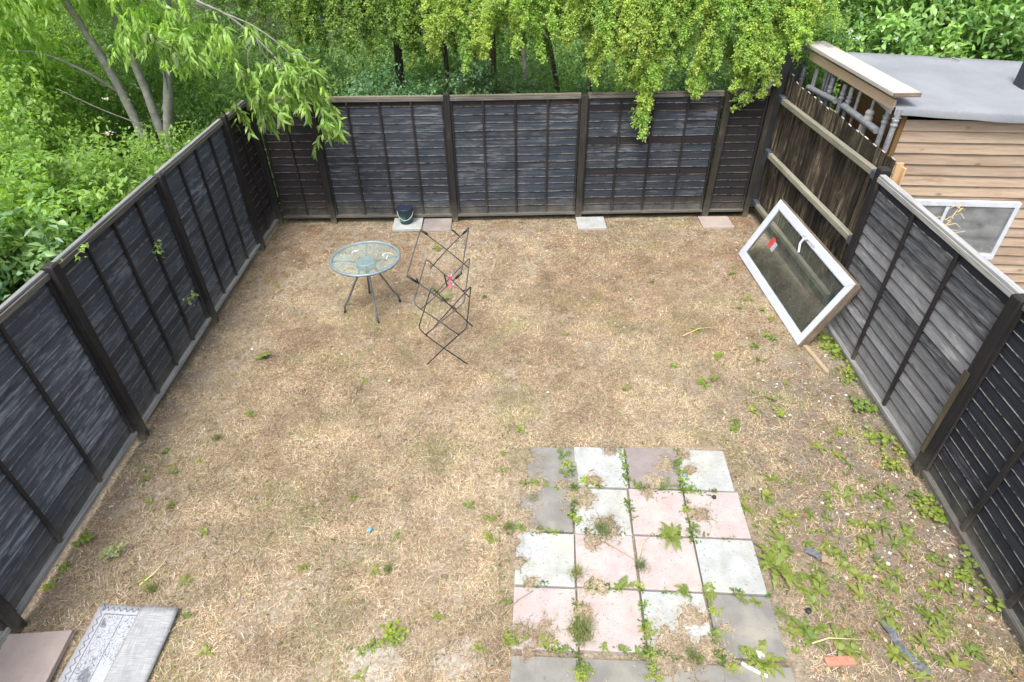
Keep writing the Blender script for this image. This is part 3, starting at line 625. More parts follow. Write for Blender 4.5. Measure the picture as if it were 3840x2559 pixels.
fm = MB(); n1, n2 = 16, 24; P = []; F = []
for j in range(n2 + 1):
    for i in range(n1 + 1):
        u = wa - .02 + (wb - wa + .04) * i / n1; z = z0 + .1 + (z1 - z0 - .10) * j / n2
        P.append(wp(u, z, .024 + .012 * float(vnoise(u * 3, z * 30)) * (1 if 0 < i < n1 else .3)))
for j in range(n2):
    for i in range(n1):
        b = j * (n1 + 1) + i; F.append((b, b + 1, b + n1 + 2, b + n1 + 1))
fm.add(P, F); fm.build('plastic_film', K['film'], wobj, smooth=True)
MB().bar(wp(.80, .62, .07), wp(.80, .80, .07), .02, .02).bar(wp(.80, .80, .07), wp(.93, .80, .07), .02, .02).build('catch', K['black_soft'], wobj)
fl = MB(); fl.bar((5.62, 6.86, 2.15), (5.62, 6.86, 2.62), .17, .17); fl.build('flue', K['flue'], SH, bevel=.01)
# fascia and weathered plank over the gap between shed and fence
MB().bar((3.905, 6.28, 2.24), (3.905, 8.40, 2.25), .026, .10).build('fascia_board', K['fascia'], SH, bevel=.003)
PK = empty('plank', (3.96, 7.3, 2.3), 'weathered pale plank lying along the left edge of the shed roof', 'plank')
MB().bar((3.965, 6.24, 2.352), (3.955, 8.50, 2.372), .27, .040).build('board', K['plank'], PK, bevel=.005)
MB().bar((3.965, 6.215, 2.3515), (3.965, 6.2395, 2.3515), .268, .037).build('end_grain', K['sash_wood'], PK)
SHT = empty('sheet', (3.95, 8.75, 1.8), 'dark grey sheet standing on end behind the board fence corner', 'sheet')
MB().bar((3.80, 8.72, 0), (3.80, 8.72, 2.20), .36, .02, up=(0, 1, 0)).bar((3.96, 8.80, 0), (3.96, 8.80, 2.27), .30, .02, up=(0, 1, 0)).build('panel', K['sheet_grey'], SHT)
WP = empty('white_post', (3.63, 8.72, 0), 'pale painted post standing behind the fence corner', 'post')
MB().bar((3.63, 8.70, 0), (3.63, 8.70, 2.05), .07, .07, up=(0, 1, 0)).build('shaft', K['pale_paint'], WP)
MB().bar((3.52, 8.66, 1.80), (3.66, 8.66, 1.80), .10, .05).build('bracket_block', K['pale_paint'], WP)
# galvanised frames stored between fence and shed
def metal_frame(label, x, ups, bars):
    root = empty('metal_frame', (x, sum(u[0] for u in ups) / len(ups), 0), label, 'metal frame', 'galvanised frames stored beside the shed')
    for yy, zt, big in ups:
        r = .027 if big else .019
        m = MB(); m.tube([(x, yy, .05), (x, yy - .01, zt)], r, 10)
        u = m.build('upright', K['steel'], root, smooth=False)
        if big:
            m = MB()
            m.lathe([(.030, -.17), (.036, -.165), (.036, -.15), (.029, -.145), (.029, -.125), (.034, -.12), (.034, -.105), (.028, -.10)], (x, yy - .008, zt), 12)
            m.build('collar', K['steel'], u)
            m = MB(); m.tube([(x - .045, yy - .01, zt - .09), (x + .045, yy - .01, zt - .09)], .006, 6)
            m.build('pin', K['black_soft'] if random.random() < .5 else K['steel'], u)
    for (ya, za, yb, zb_, r) in bars:
        m = MB(); m.tube([(x - .035, ya, za), (x - .035, yb, zb_)], r, 12); m.build('crossbar', K['steel'], root)
    return root
metal_frame('galvanised metal frame at the far end beside the dark sheet', 3.95, [(8.58, 2.07, True), (8.24, 2.12, False)], [(8.58, 1.0, 8.24, 1.0, .018)])
metal_frame('galvanised metal frame with thick crossbar under the middle of the plank', 3.95, [(7.74, 2.14, True), (7.42, 2.15, True), (7.25, 2.16, True), (8.20, 2.14, False)], [(8.25, 1.895, 7.46, 1.945, .034), (8.25, 1.1, 7.3, 1.1, .03)])
metal_frame('galvanised metal frame with thick crossbar nearest the shed front', 3.95, [(7.06, 2.17, False), (6.42, 2.185, True), (6.25, 2.21, True)], [(7.26, 1.95, 6.44, 1.93, .036), (7.2, 1.1, 6.3, 1.1, .03)])
metal_frame('row of thin brown tinted tubes deep under the far plank end', 4.03, [(8.10, 2.15, False), (8.02, 2.15, False), (7.94, 2.15, False), (7.86, 2.15, False)], [(8.15, 1.2, 7.8, 1.2, .016)])
JK = empty('jack', (3.95, 6.74, 0), 'cream plastic topped prop between the metal frames', 'prop')
m = MB(); m.tube([(3.95, 6.74, .05), (3.95, 6.73, 2.17)], .016, 8); m.build('rod', K['steel'], JK)
m = MB(); m.lathe([(.03, 1.90), (.045, 1.92), (.05, 1.97), (.042, 2.0), (.048, 2.03), (.03, 2.06)], (3.95, 6.735, 0), 12); m.build('nut', K['plank'], JK)
m = MB(); m.bar((3.93, 6.76, .1), (3.93, 6.76, 1.90), .06, .03, up=(0, 1, 0)); m.build('pale_leg', K['plank'], JK)
# ------------------------------------------------------------------ paving
PV = empty('paving', (.9, 2.7, 0), 'square of mixed white pink and grey slabs set in the soil', 'paving', kind='structure')
ca, sn = math.cos(-.0599), math.sin(-.0599)
cols = [['slab_grey', 'slab_white', 'slab_mauve', 'slab_white'], ['slab_grey', 'slab_white', 'slab_pink', 'slab_pink'],
        ['slab_white', 'slab_pink', 'slab_pink', 'slab_white'], ['slab_pink', 'slab_pink', 'slab_white', 'slab_grey'],
        ['slab_grey', 'slab_grey', 'slab_grey', 'slab_grey'], ['slab_grey', 'slab_grey', 'slab_white', 'slab_pink']]
nm = {'slab_grey': 'grey', 'slab_white': 'white', 'slab_pink': 'pink', 'slab_mauve': 'mauve grey'}
def slab_mb(c, rot, s, zt, th=.045, tilt=(0, 0), sy=None):
    sy = sy or s; R = Matrix.Rotation(rot, 3, 'Z'); mb = MB(); P = []
    for z in (zt - th, zt):
        for i, j in ((-1, -1), (1, -1), (1, 1), (-1, 1)):
            q = R @ Vector((i * s / 2, j * sy / 2, 0))
            P.append((c[0] + q.x, c[1] + q.y, z + (i * tilt[0] + j * tilt[1]) * 1.0))
    return mb.add(P, [(0, 3, 2, 1), (4, 5, 6, 7), (0, 1, 5, 4), (1, 2, 6, 5), (2, 3, 7, 6), (3, 0, 4, 7)])
for j in range(6):
    for i in range(4):
        s = .459
        cx = .0509 + .012 + ((i + .5) * ca + (j + .5) * sn) * s + random.uniform(-.005, .005)
        cy = 3.7964 + ((i + .5) * sn - (j + .5) * ca) * s + random.uniform(-.006, .006)
        if j == 0: cx += (.06, .02, .02, -.02)[i]; cy += (-.02, .0, .0, .0)[i]
        if j >= 4: cx += (.0, .03, .02, .0)[i]; cy -= .035
        o = slab_mb((cx, cy), -.0599 + random.uniform(-.012, .012), .444, SLAB_TOP + random.uniform(-.002, .004), tilt=(random.uniform(-.002, .002), random.uniform(-.002, .002))).build('slab', K[cols[j][i]], PV, bevel=.005)
        o['label'] = '%s slab of the worn paving square' % nm[cols[j][i]]
def loose_slab(label, c, rot, s, sy, mat, zt=.04, tilt=(0, 0)):
    r = empty('paving_slab', (c[0], c[1], 0), label, 'paving slab', 'loose slabs along the garden edge')
    slab_mb(c, rot, s, zt, .045, tilt, sy).build('slab', K[mat], r, bevel=.005)
loose_slab('white slab carrying the dark bucket at the back fence', (-1.525, 8.27), .03, .43, .43, 'slab_white', .045)
loose_slab('greyish pink slab beside the one with the bucket', (-1.085, 8.225), .02, .42, .40, 'slab_mauve', .03)
loose_slab('whitish slab lying alone at the middle of the back fence', (1.20, 8.21), 0, .42, .37, 'slab_white', .03)
loose_slab('pinkish brown slab at the right end of the back fence', (3.045, 8.17), -.02, .45, .36, 'slab_rose', .03)
loose_slab('large rose slab at the bottom left beside the rug', (-3.24, 1.885), .06, .42, .45, 'slab_rose', .06, (0, .0))

# ------------------------------------------------------------------ round glass table
tc = Vector((-1.655, 6.06, 0)); TZ = .70
TB = empty('garden_table', tc, 'round glass topped garden table with grey metal rim and four splayed legs', 'table')
seg = 48
m = MB(); m.lathe([(.3721, TZ + .001), (.372, TZ + .002)], tc, seg, capb=False); m.build('glass_top', K['glass_table'], TB)
m = MB()
prof = [(.368, -.018), (.392, -.018), (.400, -.006), (.398, .006), (.388, .012), (.372, .010), (.368, .004)]
P = []; F = []
for q in range(seg):
    a = 2 * math.pi * q / seg
    for r, z in prof: P.append(tc + Vector((r * math.cos(a), r * math.sin(a), TZ + z)))
n = len(prof)
for q in range(seg):
    q2 = (q + 1) % seg
    for k in range(n):
        F.append((q * n + k, q2 * n + k, q2 * n + (k + 1) % n, q * n + (k + 1) % n))
m.add(P, F); m.build('rim', K['table_metal'], TB, smooth=True)
m = MB()
for k in range(4):
    a = math.radians(8 + 90 * k); d = Vector((math.cos(a), math.sin(a), 0))
    m2 = MB(); m2.tube([tc + d * .11 + Vector((0, 0, TZ - .05)), tc + d * .2 + Vector((0, 0, TZ - .022)), tc + d * .375 + Vector((0, 0, TZ - .014))], .010, 8); m2.build('support_arm', K['table_metal'], TB, smooth=True)
m = MB(); m.lathe([(.05, -.13), (.10, -.125), (.118, -.10), (.118, -.045), (.105, -.035), (.09, -.035)], tc + Vector((0, 0, TZ)), 24); m.build('hub', K['table_metal'], TB, smooth=True)
for lx, ly in ((-1.99, 5.98), (-1.555, 5.745), (-1.365, 6.20), (-1.77, 6.40)):
    e = Vector((lx, ly, 0)); d = (e - tc); d.z = 0; dn = d.normalized(); L = d.length
    pts = [tc + dn * .08 + Vector((0, 0, TZ - .11)), tc + dn * .10 + Vector((0, 0, .52)), tc + dn * .13 + Vector((0, 0, .46)), tc + dn * (L - .06) + Vector((0, 0, .17)), tc + dn * (L - .012) + Vector((0, 0, .10)), tc + dn * L + Vector((0, 0, .0))]
    m = MB(); m.tube(pts, .0125, 8); lg = m.build('leg', K['table_leg'], TB, smooth=True)
    m = MB(); m.tube([e + Vector((0, 0, -.005)), e + Vector((0, 0, .03)) - dn * .003], .016, 8); m.build('foot', K['black_soft'], lg)
# scratch marks of dried dirt on the glass
m = MB()
for cx, cy, a0, a1, r in ((-1.41, 6.12, .3, 4.0, .055),):
    for k in range(10):
        a = a0 + (a1 - a0) * k / 10; b = a0 + (a1 - a0) * (k + 1) / 10
        m.bar((cx + r * math.cos(a), cy + r * .8 * math.sin(a), TZ + .0035), (cx + r * math.cos(b), cy + r * .8 * math.sin(b), TZ + .0035), .006, .001)
m.bar((-1.41, 6.02, TZ + .0035), (-1.405, 6.10, TZ + .0035), .008, .001)
for k in range(26):
    x = -1.86 + random.uniform(-.10, .10); yy = 6.17 + (x + 1.86) * .5 + random.uniform(-.03, .03); a = random.uniform(0, 3)
    m.bar((x, yy, TZ + .0035), (x + .02 * math.cos(a), yy + .02 * math.sin(a), TZ + .0035), .003, .001)
m.build('chalky_scratches', K['white_bit'], TB)

# ------------------------------------------------------------------ folding clothes airer
AF = 4.97; AB = 5.66
AI = empty('clothes_airer', (-.7, 5.3, 0), 'black folding clothes airer opened into three tiers on the dry grass', 'clothes airer')
rr = .0062
def frame(front, back, mat='airer', rcap=None):
    """one bent rod: up the front side, across along the depth, down the back side"""
    pts = [Vector(p) for p in front] + [Vector(p) for p in back]
    out = []
    for i, p in enumerate(pts):
        if i in (len(front) - 1, len(front)):
            a = pts[i - 1]; b = pts[i + 1]
            out += [p + (a - p).normalized() * .03, p + ((a - p).normalized() + (b - p).normalized()) * .009, p + (b - p).normalized() * .03]
        else: out.append(p)
    m = MB(); m.tube(out, rr, 8); return m.build('tier_frame', K[mat], AI, smooth=True)
f = lambda x, z: (x, AF, z); b = lambda x, z: (x, AB, z)
frame([f(-.916, .006), f(-.712, .23), f(-.545, .40), f(-.462, .485)], [b(-.442, .553), b(-.672, .274), b(-.90, .006)])
frame([f(-.470, .006), f(-.712, .23), f(-.884, .407), f(-.946, .498)], [b(-.877, .55), b(-.672, .274), b(-.452, .006)])
frame([f(-.883, .407), f(-.718, .566), f(-.549, .719), f(-.464, .803)], [b(-.434, .907), b(-.669, .655), b(-.86, .44)], 'airer_grey')
frame([f(-.542, .398), f(-.718, .566), f(-.899, .726), f(-.966, .801)], [b(-.901, .898), b(-.669, .655), b(-.47, .41)], 'airer_grey')
frame([f(-.899, .726), f(-.734, .881), f(-.55, 1.055), f(-.471, 1.14)], [b(-.430, 1.253), b(-.674, 1.008), b(-.87, .78)], 'airer_grey')
frame([f(-.549, .719), f(-.734, .881), f(-.88, 1.02), f(-.994, 1.118)], [b(-.926, 1.245), b(-.674, 1.008), b(-.46, .79)], 'airer_grey')
# wires run with the depth on every tier
for (za, zb_, xs) in ((.40, .45, (-.87, -.80, -.64, -.56)), (.72, .80, (-.89, -.82, -.63, -.56)), (1.04, 1.14, (-.90, -.58))):
    for x in xs:
        k = (x + .715); dz = abs(k) * .0
        m = MB(); m.tube([(x, AF, za + (.0 if abs(k) > .1 else -.05)), (x + .03, AB, zb_ + .0)], .0027, 5); m.build('wire', K['wire'], AI)
for p, q in (((-.994, AF, 1.118), (-.90, AF - .0, 1.035)), ((-.926, AB, 1.245), (-.86, AB, 1.19)), ((-.430, AB, 1.253), (-.49, AB, 1.19)), ((-.471, AF, 1.14), (-.53, AF, 1.075))):
    m = MB(); m.tube([p, q], .0125, 8); m.build('plastic_joint', K['airer'], AI, smooth=True)
for p, q in (((-.62, AF, 1.0), (-.635, AF, 1.12)), ((-.53, AB, 1.165), (-.60, AB, 1.24)), ((-.50, AB, .50), (-.545, AB - .02, .505)), ((-.89, AF, 1.03), (-.905, AF, 1.085))):
    m = MB(); m.tube([p, q], .008, 6); m.build('arm_clip', K['airer'], AI)
PG = empty('ribbon', (-.575, 4.96, 1.07), 'small pink and white ribbon tied to the clothes airer', 'ribbon')
m = MB()
for a in range(5):
    t = random.uniform(-1, 1); c0 = Vector((-.575, 4.962, 1.06))
    p0 = c0 + Vector((random.uniform(-.02, .02), random.uniform(-.01, .0), random.uniform(-.03, .05))); p1 = p0 + Vector((random.uniform(-.02, .04), random.uniform(-.02, .0), random.uniform(-.06, .05)))
    m.bar(p0, p1, .022, .004, up=(t, 1, .3))
m.build('bow', K['pink'], PG)
m = MB(); m.bar((-.585, 4.958, 1.09), (-.562, 4.955, 1.13), .018, .004).bar((-.57, 4.956, 1.05), (-.555, 4.952, 1.01), .014, .004); m.build('tail', K['white_bit'], PG)

# ------------------------------------------------------------------ bucket
bc = Vector((-1.545, 8.275, .046))
BK = empty('bucket', bc, 'dark plastic bucket with a navy lid standing on a white slab', 'bucket')
m = MB(); m.lathe([(.088, 0), (.092, .004), (.110, .20), (.113, .205), (.113, .215)], bc, 28); m.build('tub', K['plastic_dark'], BK, smooth=False)
m = MB(); m.lathe([(.110, .198), (.120, .200), (.121, .235), (.116, .243), (.108, .243), (.104, .236), (.02, .236)], bc, 28); m.build('lid', K['plastic_lid'], BK)
m = MB(); m.tube([bc + Vector((.118 * math.cos(a), -.118 * math.sin(a) * (1 if 1 else 0), .195 - .115 * math.sin(a))) for a in [math.pi * k / 14 for k in range(15)]], .0032, 6); m.build('handle', K['steel'], BK)
m = MB(); P = []; F = []; U = []
for k in range(7):
    a = -math.pi / 2 - .95 + k * .16
    for z in (.045, .125): P.append(bc + Vector(((.0945 + z * .09) * math.cos(a), (.0945 + z * .09) * math.sin(a), z)))
for k in range(6): F.append((2 * k, 2 * k + 2, 2 * k + 3, 2 * k + 1))
m.add(P, F); m.build('label', plain('bucket_label', (.06, .17, .15), .5, vary=.8, scale=30), BK)

# ------------------------------------------------------------------ old window sash leaning on the fence
bL = Vector((3.085, 7.22, .025)); bR = Vector((3.125, 5.20, .012))
ex = (bR - bL).normalized(); ev = Vector((.375, .02, .785)); ev = (ev - ex * ev.dot(ex)).normalized(); en = ex.cross(ev).normalized()
if en.x > 0: en = -en
SWd = (bR - bL).length; SHt = .865; TH = .055
sp2 = lambda u, v, d=0: bL + ex * u + ev * v - en * d          # d = depth behind the face
SS = empty('window_sash', (3.2, 6.2, 0), 'old white framed glass window sash leaning on its side against the fence', 'window')
fwid = .095
def sashbar(a, b_, c_, d_, mat='white_pvc', name='frame'):
    m = MB(); P = [sp2(*a), sp2(*b_), sp2(*c_), sp2(*d_)]; Q = [p - (-en) * -TH for p in P]
    Q = [p - en * TH for p in P]
    m.add(P + Q, [(0, 1, 2, 3), (7, 6, 5, 4), (0, 4, 5, 1), (1, 5, 6, 2), (2, 6, 7, 3), (3, 7, 4, 0)]); return m.build(name, K[mat], SS, bevel=.006)
w_ = fwid
sashbar((0, 0), (SWd, 0), (SWd - w_, w_), (w_, w_)); sashbar((0, SHt), (w_, SHt - w_), (SWd - w_, SHt - w_), (SWd, SHt))
sashbar((0, 0), (w_, w_), (w_, SHt - w_), (0, SHt)); sashbar((SWd, 0), (SWd, SHt), (SWd - w_, SHt - w_), (SWd - w_, w_))
m = MB()
for (u0, v0, u1, v1) in ((w_, w_ - .004, SWd - w_, w_ - .004), (w_, SHt - w_ + .004, SWd - w_, SHt - w_ + .004), (w_ - .004, w_, w_ - .004, SHt - w_), (SWd - w_ + .004, w_, SWd - w_ + .004, SHt - w_)):
    m.bar(sp2(u0, v0, .016), sp2(u1, v1, .016), .018, .02, up=en)
m.build('bead', K['white_pvc'], SS)
m = MB(); m.quad(sp2(w_, w_, .03), sp2(SWd - w_, w_, .03), sp2(SWd - w_, SHt - w_, .03), sp2(w_, SHt - w_, .03)); m.build('glass', K['glass_sash'], SS)
m = MB(); m.bar(sp2(SWd + .008, -.0, TH * .5 + .012), sp2(SWd + .008, SHt, TH * .5 + .012), TH + .03, .016, up=ex); m.build('bare_edge', K['sash_wood'], SS, bevel=.002)
m = MB(); m.bar(sp2(0, SHt + .006, TH * .5 + .006), sp2(SWd, SHt + .006, TH * .5 + .006), .012, TH - .01, up=en); m.build('edge_strip', K['sash_wood'], SS)
hu = .98; hv = SHt - .05
m = MB(); m.bar(sp2(hu - .13, hv, -.006), sp2(hu + .17, hv + .003, -.006), .03, .014, up=en); hb = m.build('handle', K['white_pvc'], SS, bevel=.003)
m = MB(); m.tube([sp2(hu, hv, -.02), sp2(hu - .02, hv - .03, -.05), sp2(hu - .01, hv - .09, -.055), sp2(hu + .07, hv - .17, -.05)], [.016, .016, .013, .012], 8); m.build('lever', K['white_pvc'], hb)
m = MB(); m.quad(sp2(.36, .38, .027), sp2(.36, .50, .027), sp2(.46, .50, .027), sp2(.46, .38, .027)); m.build('sticker', K['red'], SS)['label'] = 'small red sticker on the glass'
m = MB(); m.quad(sp2(.46, .37, .026), sp2(.46, .48, .026), sp2(.54, .48, .026), sp2(.54, .37, .026)); m.build('sticker', K['sticker_grey'], SS)['label'] = 'grey half of the sticker'
LT = empty('lath', (3.22, 5.0, 0), 'short thin wooden lath on the soil under the sash corner', 'lath')
MB().bar((3.17, 5.40, .02), (3.255, 4.74, .018), .045, .022).build('strip', K['lath'], LT, bevel=.003)

# ------------------------------------------------------------------ rug
def rug():
    t = NT('rug_pattern'); uv = t.coord('UV'); s = t.node('ShaderNodeSeparateXYZ', i_0=uv); u, v = s.outputs[0], s.outputs[1]
    nz = t.noise(uv, 90, 3, .6)
    base = t.mix(t.rng(nz, .3, .7), (.37, .385, .41, 1), (.48, .495, .52, 1))
    zig = t.math('ABSOLUTE', t.math('SUBTRACT', u, t.math('ADD', .028, t.math('PINGPONG', v, .022))))
    ink = t.rng(zig, .0035, .0065, 1, 0)
    zig2 = t.math('ABSOLUTE', t.math('SUBTRACT', v, t.math('ADD', .715, t.math('PINGPONG', u, .022))))
    ink = t.math('MAXIMUM', ink, t.math('MULTIPLY', t.rng(zig2, .0035, .0065, 1, 0), t.rng(u, .03, .035)))
    for c0 in (.068, .205):
        ink = t.math('MAXIMUM', ink, t.math('MULTIPLY', t.rng(t.math('ABSOLUTE', t.math('SUBTRACT', u, c0)), .003, .005, 1, 0), t.rng(v, .70, .695)))
    ink = t.math('MAXIMUM', ink, t.math('MULTIPLY', t.rng(t.math('ABSOLUTE', t.math('SUBTRACT', v, .695)), .003, .005, 1, 0), t.rng(u, .066, .07)))
    band = t.math('MULTIPLY', t.math('MULTIPLY', t.rng(u, .075, .08), t.rng(u, .20, .195)), t.rng(v, .69, .685))
    # scrolling ornament: contour lines of a warped field plus solid medallions
    f1 = t.noise(uv, 15, 2, .4, 1.4)
    con = t.rng(t.math('ABSOLUTE', t.math('SUBTRACT', t.math('FRACT', t.math('MULTIPLY', f1, 7.0)), .5)), .07, .14, 1, 0)
    med = t.rng(t.noise(uv, 9, 3, .5, .5), .56, .60)
    orn = t.math('MULTIPLY', band, t.math('MAXIMUM', con, med))
    mid = t.math('MULTIPLY', t.rng(u, .21, .215), t.math('MULTIPLY', t.rng(v, .69, .685), t.math('MULTIPLY', con, t.rng(t.noise(uv, 5, 2), .45, .55))))
    ink = t.math('MAXIMUM', ink, t.math('MAXIMUM', orn, mid))
    ink = t.math('MULTIPLY', ink, t.rng(t.noise(uv, 60, 3), .30, .55, .45, .92))
    c = t.mix(ink, base, (.13, .14, .16, 1))
    pat = t.bsdf(c, .95, spec=.1, normal=t.bump(nz, .4, .003))
    t = NT('rug_back'); uv = t.coord('UV')
    a = t.noise(t.mapv(uv, (260, 9, 1)), 1, 3, .6); b = t.noise(t.mapv(uv, (9, 260, 1)), 1, 3, .6); big = t.noise(uv, 9, 4, .6, .4)
    w = t.math('MULTIPLY', t.math('ADD', a, b), .5)
    c = t.mix(t.rng(w, .40, .60), (.25, .26, .265, 1), (.43, .435, .43, 1))
    c = t.mix(t.rng(big, .5, .66, 0, .5), c, (.21, .22, .235, 1))
    bk = t.bsdf(c, .95, spec=.1, normal=t.bump(w, .4, .003))
    t = NT('rug_edge'); ed = t.bsdf((.66, .65, .64, 1), .9)
    RG = empty('rug', (-2.7, 1.95, 0), 'grey patterned rug with zigzag border folded over on itself at bottom left', 'rug')
    def sheet(name, prof, mat, y0, y1, thick=.007):
        """prof: (x, z, u) stations across; runs from y0 (near) to y1 (far)"""
        m = MB(); NY = 16; P = []; F = []; U = []; n = len(prof)
        for j in range(NY + 1):
            yy = y0 + (y1 - y0) * j / NY
            for (x, z, u) in prof:
                e = (-.010 * math.sin(9 * (x + 3)) - (x + 2.96) * .10) * (j / NY)
                zz = z + .006 * (float(vnoise(x * 6, yy * 6)) - .3) + (.010 * math.sin(x * 14) ** 2 if j >= NY - 1 else 0)
                P.append((x + (yy - 2.0) * .004, yy + e, zz))
        for j in range(NY):
            for i in range(n - 1):
                F.append((j * n + i, j * n + i + 1, (j + 1) * n + i + 1, (j + 1) * n + i))
                va, vb = .75 * j / NY, .75 * (j + 1) / NY
                U.append([(prof[i][2], va), (prof[i + 1][2], va), (prof[i + 1][2], vb), (prof[i][2], vb)])
        m.add(P, F, U); o = m.build(name, [mat, mat, ed], RG, smooth=True)
        so = o.modifiers.new('thick', 'SOLIDIFY'); so.thickness = thick; so.offset = 1; so.material_offset_rim = 2
        return o
    sheet('pile', [(-2.965 + .06 * i, .026, .06 * i) for i in range(10)], pat, 1.40, 2.325)
    sheet('folded_back', [(-2.675 + .02, .041, 0), (-2.64, .043, .05)] + [(-2.64 + .05 * i, .043, .05 + .05 * i) for i in range(1, 4)] + [(-2.44, .043, .25), (-2.41, .041, .28), (-2.392, .032, .30), (-2.40, .020, .32)], bk, 1.40, 2.318)
rug()

# ------------------------------------------------------------------ small litter lying about
def litter(name, label, cat, c, fn):
    r = empty(name, (c[0], c[1], 0), label, cat); fn(r, c); return r
def strip(pts, w, mat, nm='sheet'):
    def f(r, c):
        m = MB()
        for k in range(len(pts) - 1):
            a, b_ = pts[k], pts[k + 1]
            m.bar((a[0], a[1], .02 + .012 * (k % 2)), (b_[0], b_[1], .02 + .012 * ((k + 1) % 2)), w, .004)
        m.build(nm, K[mat], r)
    return f
litter('plastic_strip', 'long crumpled grey plastic strip among weeds at lower right', 'plastic strip', (2.57, 1.95), strip([(2.52, 2.12), (2.54, 2.03), (2.55, 1.98), (2.56, 1.90), (2.60, 1.83), (2.66, 1.77)], .05, 'foil'))
litter('plastic_strip', 'short grey and tan wrapper scrap among weeds beside the slabs', 'plastic scrap', (2.3, 2.62), strip([(2.22, 2.68), (2.28, 2.63), (2.30, 2.60)], .055, 'foil'))
litter('cardboard', 'tan cardboard scrap touching the grey wrapper among the weeds', 'cardboard scrap', (2.34, 2.59), strip([(2.305, 2.60), (2.345, 2.585), (2.37, 2.56)], .06, 'lath'))
def brickf(r, c):
    MB().bar((c[0] - .10, c[1], .012), (c[0] + .10, c[1] + .01, .012), .06, .03).build('face', K['brick'], r, bevel=.006)
litter('brick', 'red brick sunk flat in the soil at lower right', 'brick', (2.12, 1.85), brickf)
litter('white_stick', 'broken white plastic stick at the bottom edge below the grey slab', 'plastic stick', (1.56, 1.80), strip([(1.47, 1.85), (1.53, 1.80), (1.62, 1.76)], .022, 'white_bit'))
litter('white_scrap', 'small white paper scrap beside the weed below the grey slab', 'paper scrap', (1.60, 1.90), strip([(1.58, 1.91), (1.61, 1.895), (1.625, 1.91)], .04, 'white_bit'))
litter('white_peg', 'small white plastic peg at the joint of two middle slabs', 'peg', (.845, 2.82), lambda r, c: MB().bar((.845, 2.80, .034), (.84, 2.84, .034), .016, .012).build('peg_body', K['white_bit'], r))
litter('blue_scrap', 'tiny blue plastic scrap in the middle of the dry lawn', 'plastic scrap', (-1.15, 2.91), strip([(-1.16, 2.90), (-1.145, 2.92), (-1.135, 2.93)], .025, 'blue'))
litter('blue_wrapper', 'tiny blue wrapper in the slab joint below the top right slab', 'wrapper', (1.47, 3.41), strip([(1.45, 3.405), (1.47, 3.41), (1.49, 3.415)], .025, 'blue'))
def coalf(r, c):
    m = MB(); m.lathe([(.012, 0), (.026, .008), (.022, .02), (.008, .028)], (c[0], c[1], .0), 5); m.build('lump', K['black_soft'], r)
litter('coal', 'black lump in the weeds right of the lowest grey slab', 'lump', (2.05, 2.2), coalf)
def pod(r, c):
    m = MB(); m.lathe([(.008, 0), (.018, .008), (.016, .02), (.004, .026)], (c[0], c[1], SLAB_TOP + .002), 8); m.build('body', K['black_soft'], r)
    m = MB(); m.tube([(c[0], c[1], SLAB_TOP + .02), (c[0] - .03, c[1] + .02, SLAB_TOP + .012), (c[0] - .06, c[1] + .03, SLAB_TOP + .008)], .0025, 5); m.build('stalk', K['black_soft'], r)
litter('seed_pod', 'small black seed pod on the pink slab below the top right one', 'seed pod', (1.65, 3.17), pod)
def stick(nm, lab, pts, r0=.006, mat='straw_stem'):
    r = empty(nm, (pts[0][0], pts[0][1], 0), lab, 'stalk')
    m = MB(); m.tube(pts, [r0 * (1 - .6 * i / (len(pts) - 1)) for i in range(len(pts))], 6); m.build('stem', K[mat], r, smooth=True)
stick('stalk', 'curved pale straw stalk near the left fence above the rug', [(-2.77, 2.47, .015), (-2.70, 2.55, .03), (-2.665, 2.64, .03), (-2.66, 2.73, .02)])
stick('stalk', 'long brown stalk crossing the two middle pink slabs', [(.68, 2.77, .035), (.85, 2.64, .04), (1.0, 2.52, .032)], .004, 'lath')
stick('stalk', 'thin brown stalk lying over the lower left pink slab', [(-.10, 2.20, .03), (.02, 2.30, .045), (.13, 2.37, .035)], .004, 'lath')
stick('stalk', 'pale stick lying in the weeds above the red brick', [(1.98, 1.97, .02), (2.1, 2.0, .03), (2.35, 1.99, .02)], .006)
stick('stalk', 'straight pale stick on dry grass left of the window sash', [(1.92, 5.40, .02), (2.12, 5.52, .03), (2.35, 5.56, .02)], .005)
stick('twig', 'thin reddish twig lying on the grey felt roof', [(5.19, 7.82, 2.335), (5.27, 7.72, 2.35), (5.33, 7.63, 2.33)], .006, 'bark_dark')
stick('stalk', 'arched dry stem over the pink slab beside the dandelion', [(.93, 2.62, .03), (.97, 2.72, .07), (1.08, 2.84, .04)], .004)
for lab, cx, cy, rx, ry in (('crumbly pale mortar patch in the grass at the bottom centre left', -.97, 1.88, .22, .14), ('pale mortar patch in the grass left of the bottom grey slab', -.37, 1.88, .17, .15)):
    r = empty('mortar_patch', (cx, cy, 0), lab, 'mortar patch'); m = MB(); P = [(cx, cy, .010)]; n = 26
    for k in range(n):
        a = 2 * math.pi * k / n; q = .7 + .6 * float(vnoise(math.cos(a) * 2 + cx, math.sin(a) * 2))
        P.append((cx + rx * q * math.cos(a), cy + ry * q * math.sin(a), .0 + .004 * random.random()))
    m.add(P, [(0, 1 + k, 1 + (k + 1) % n) for k in range(n)]); m.build('crust', K['mortar'], r)
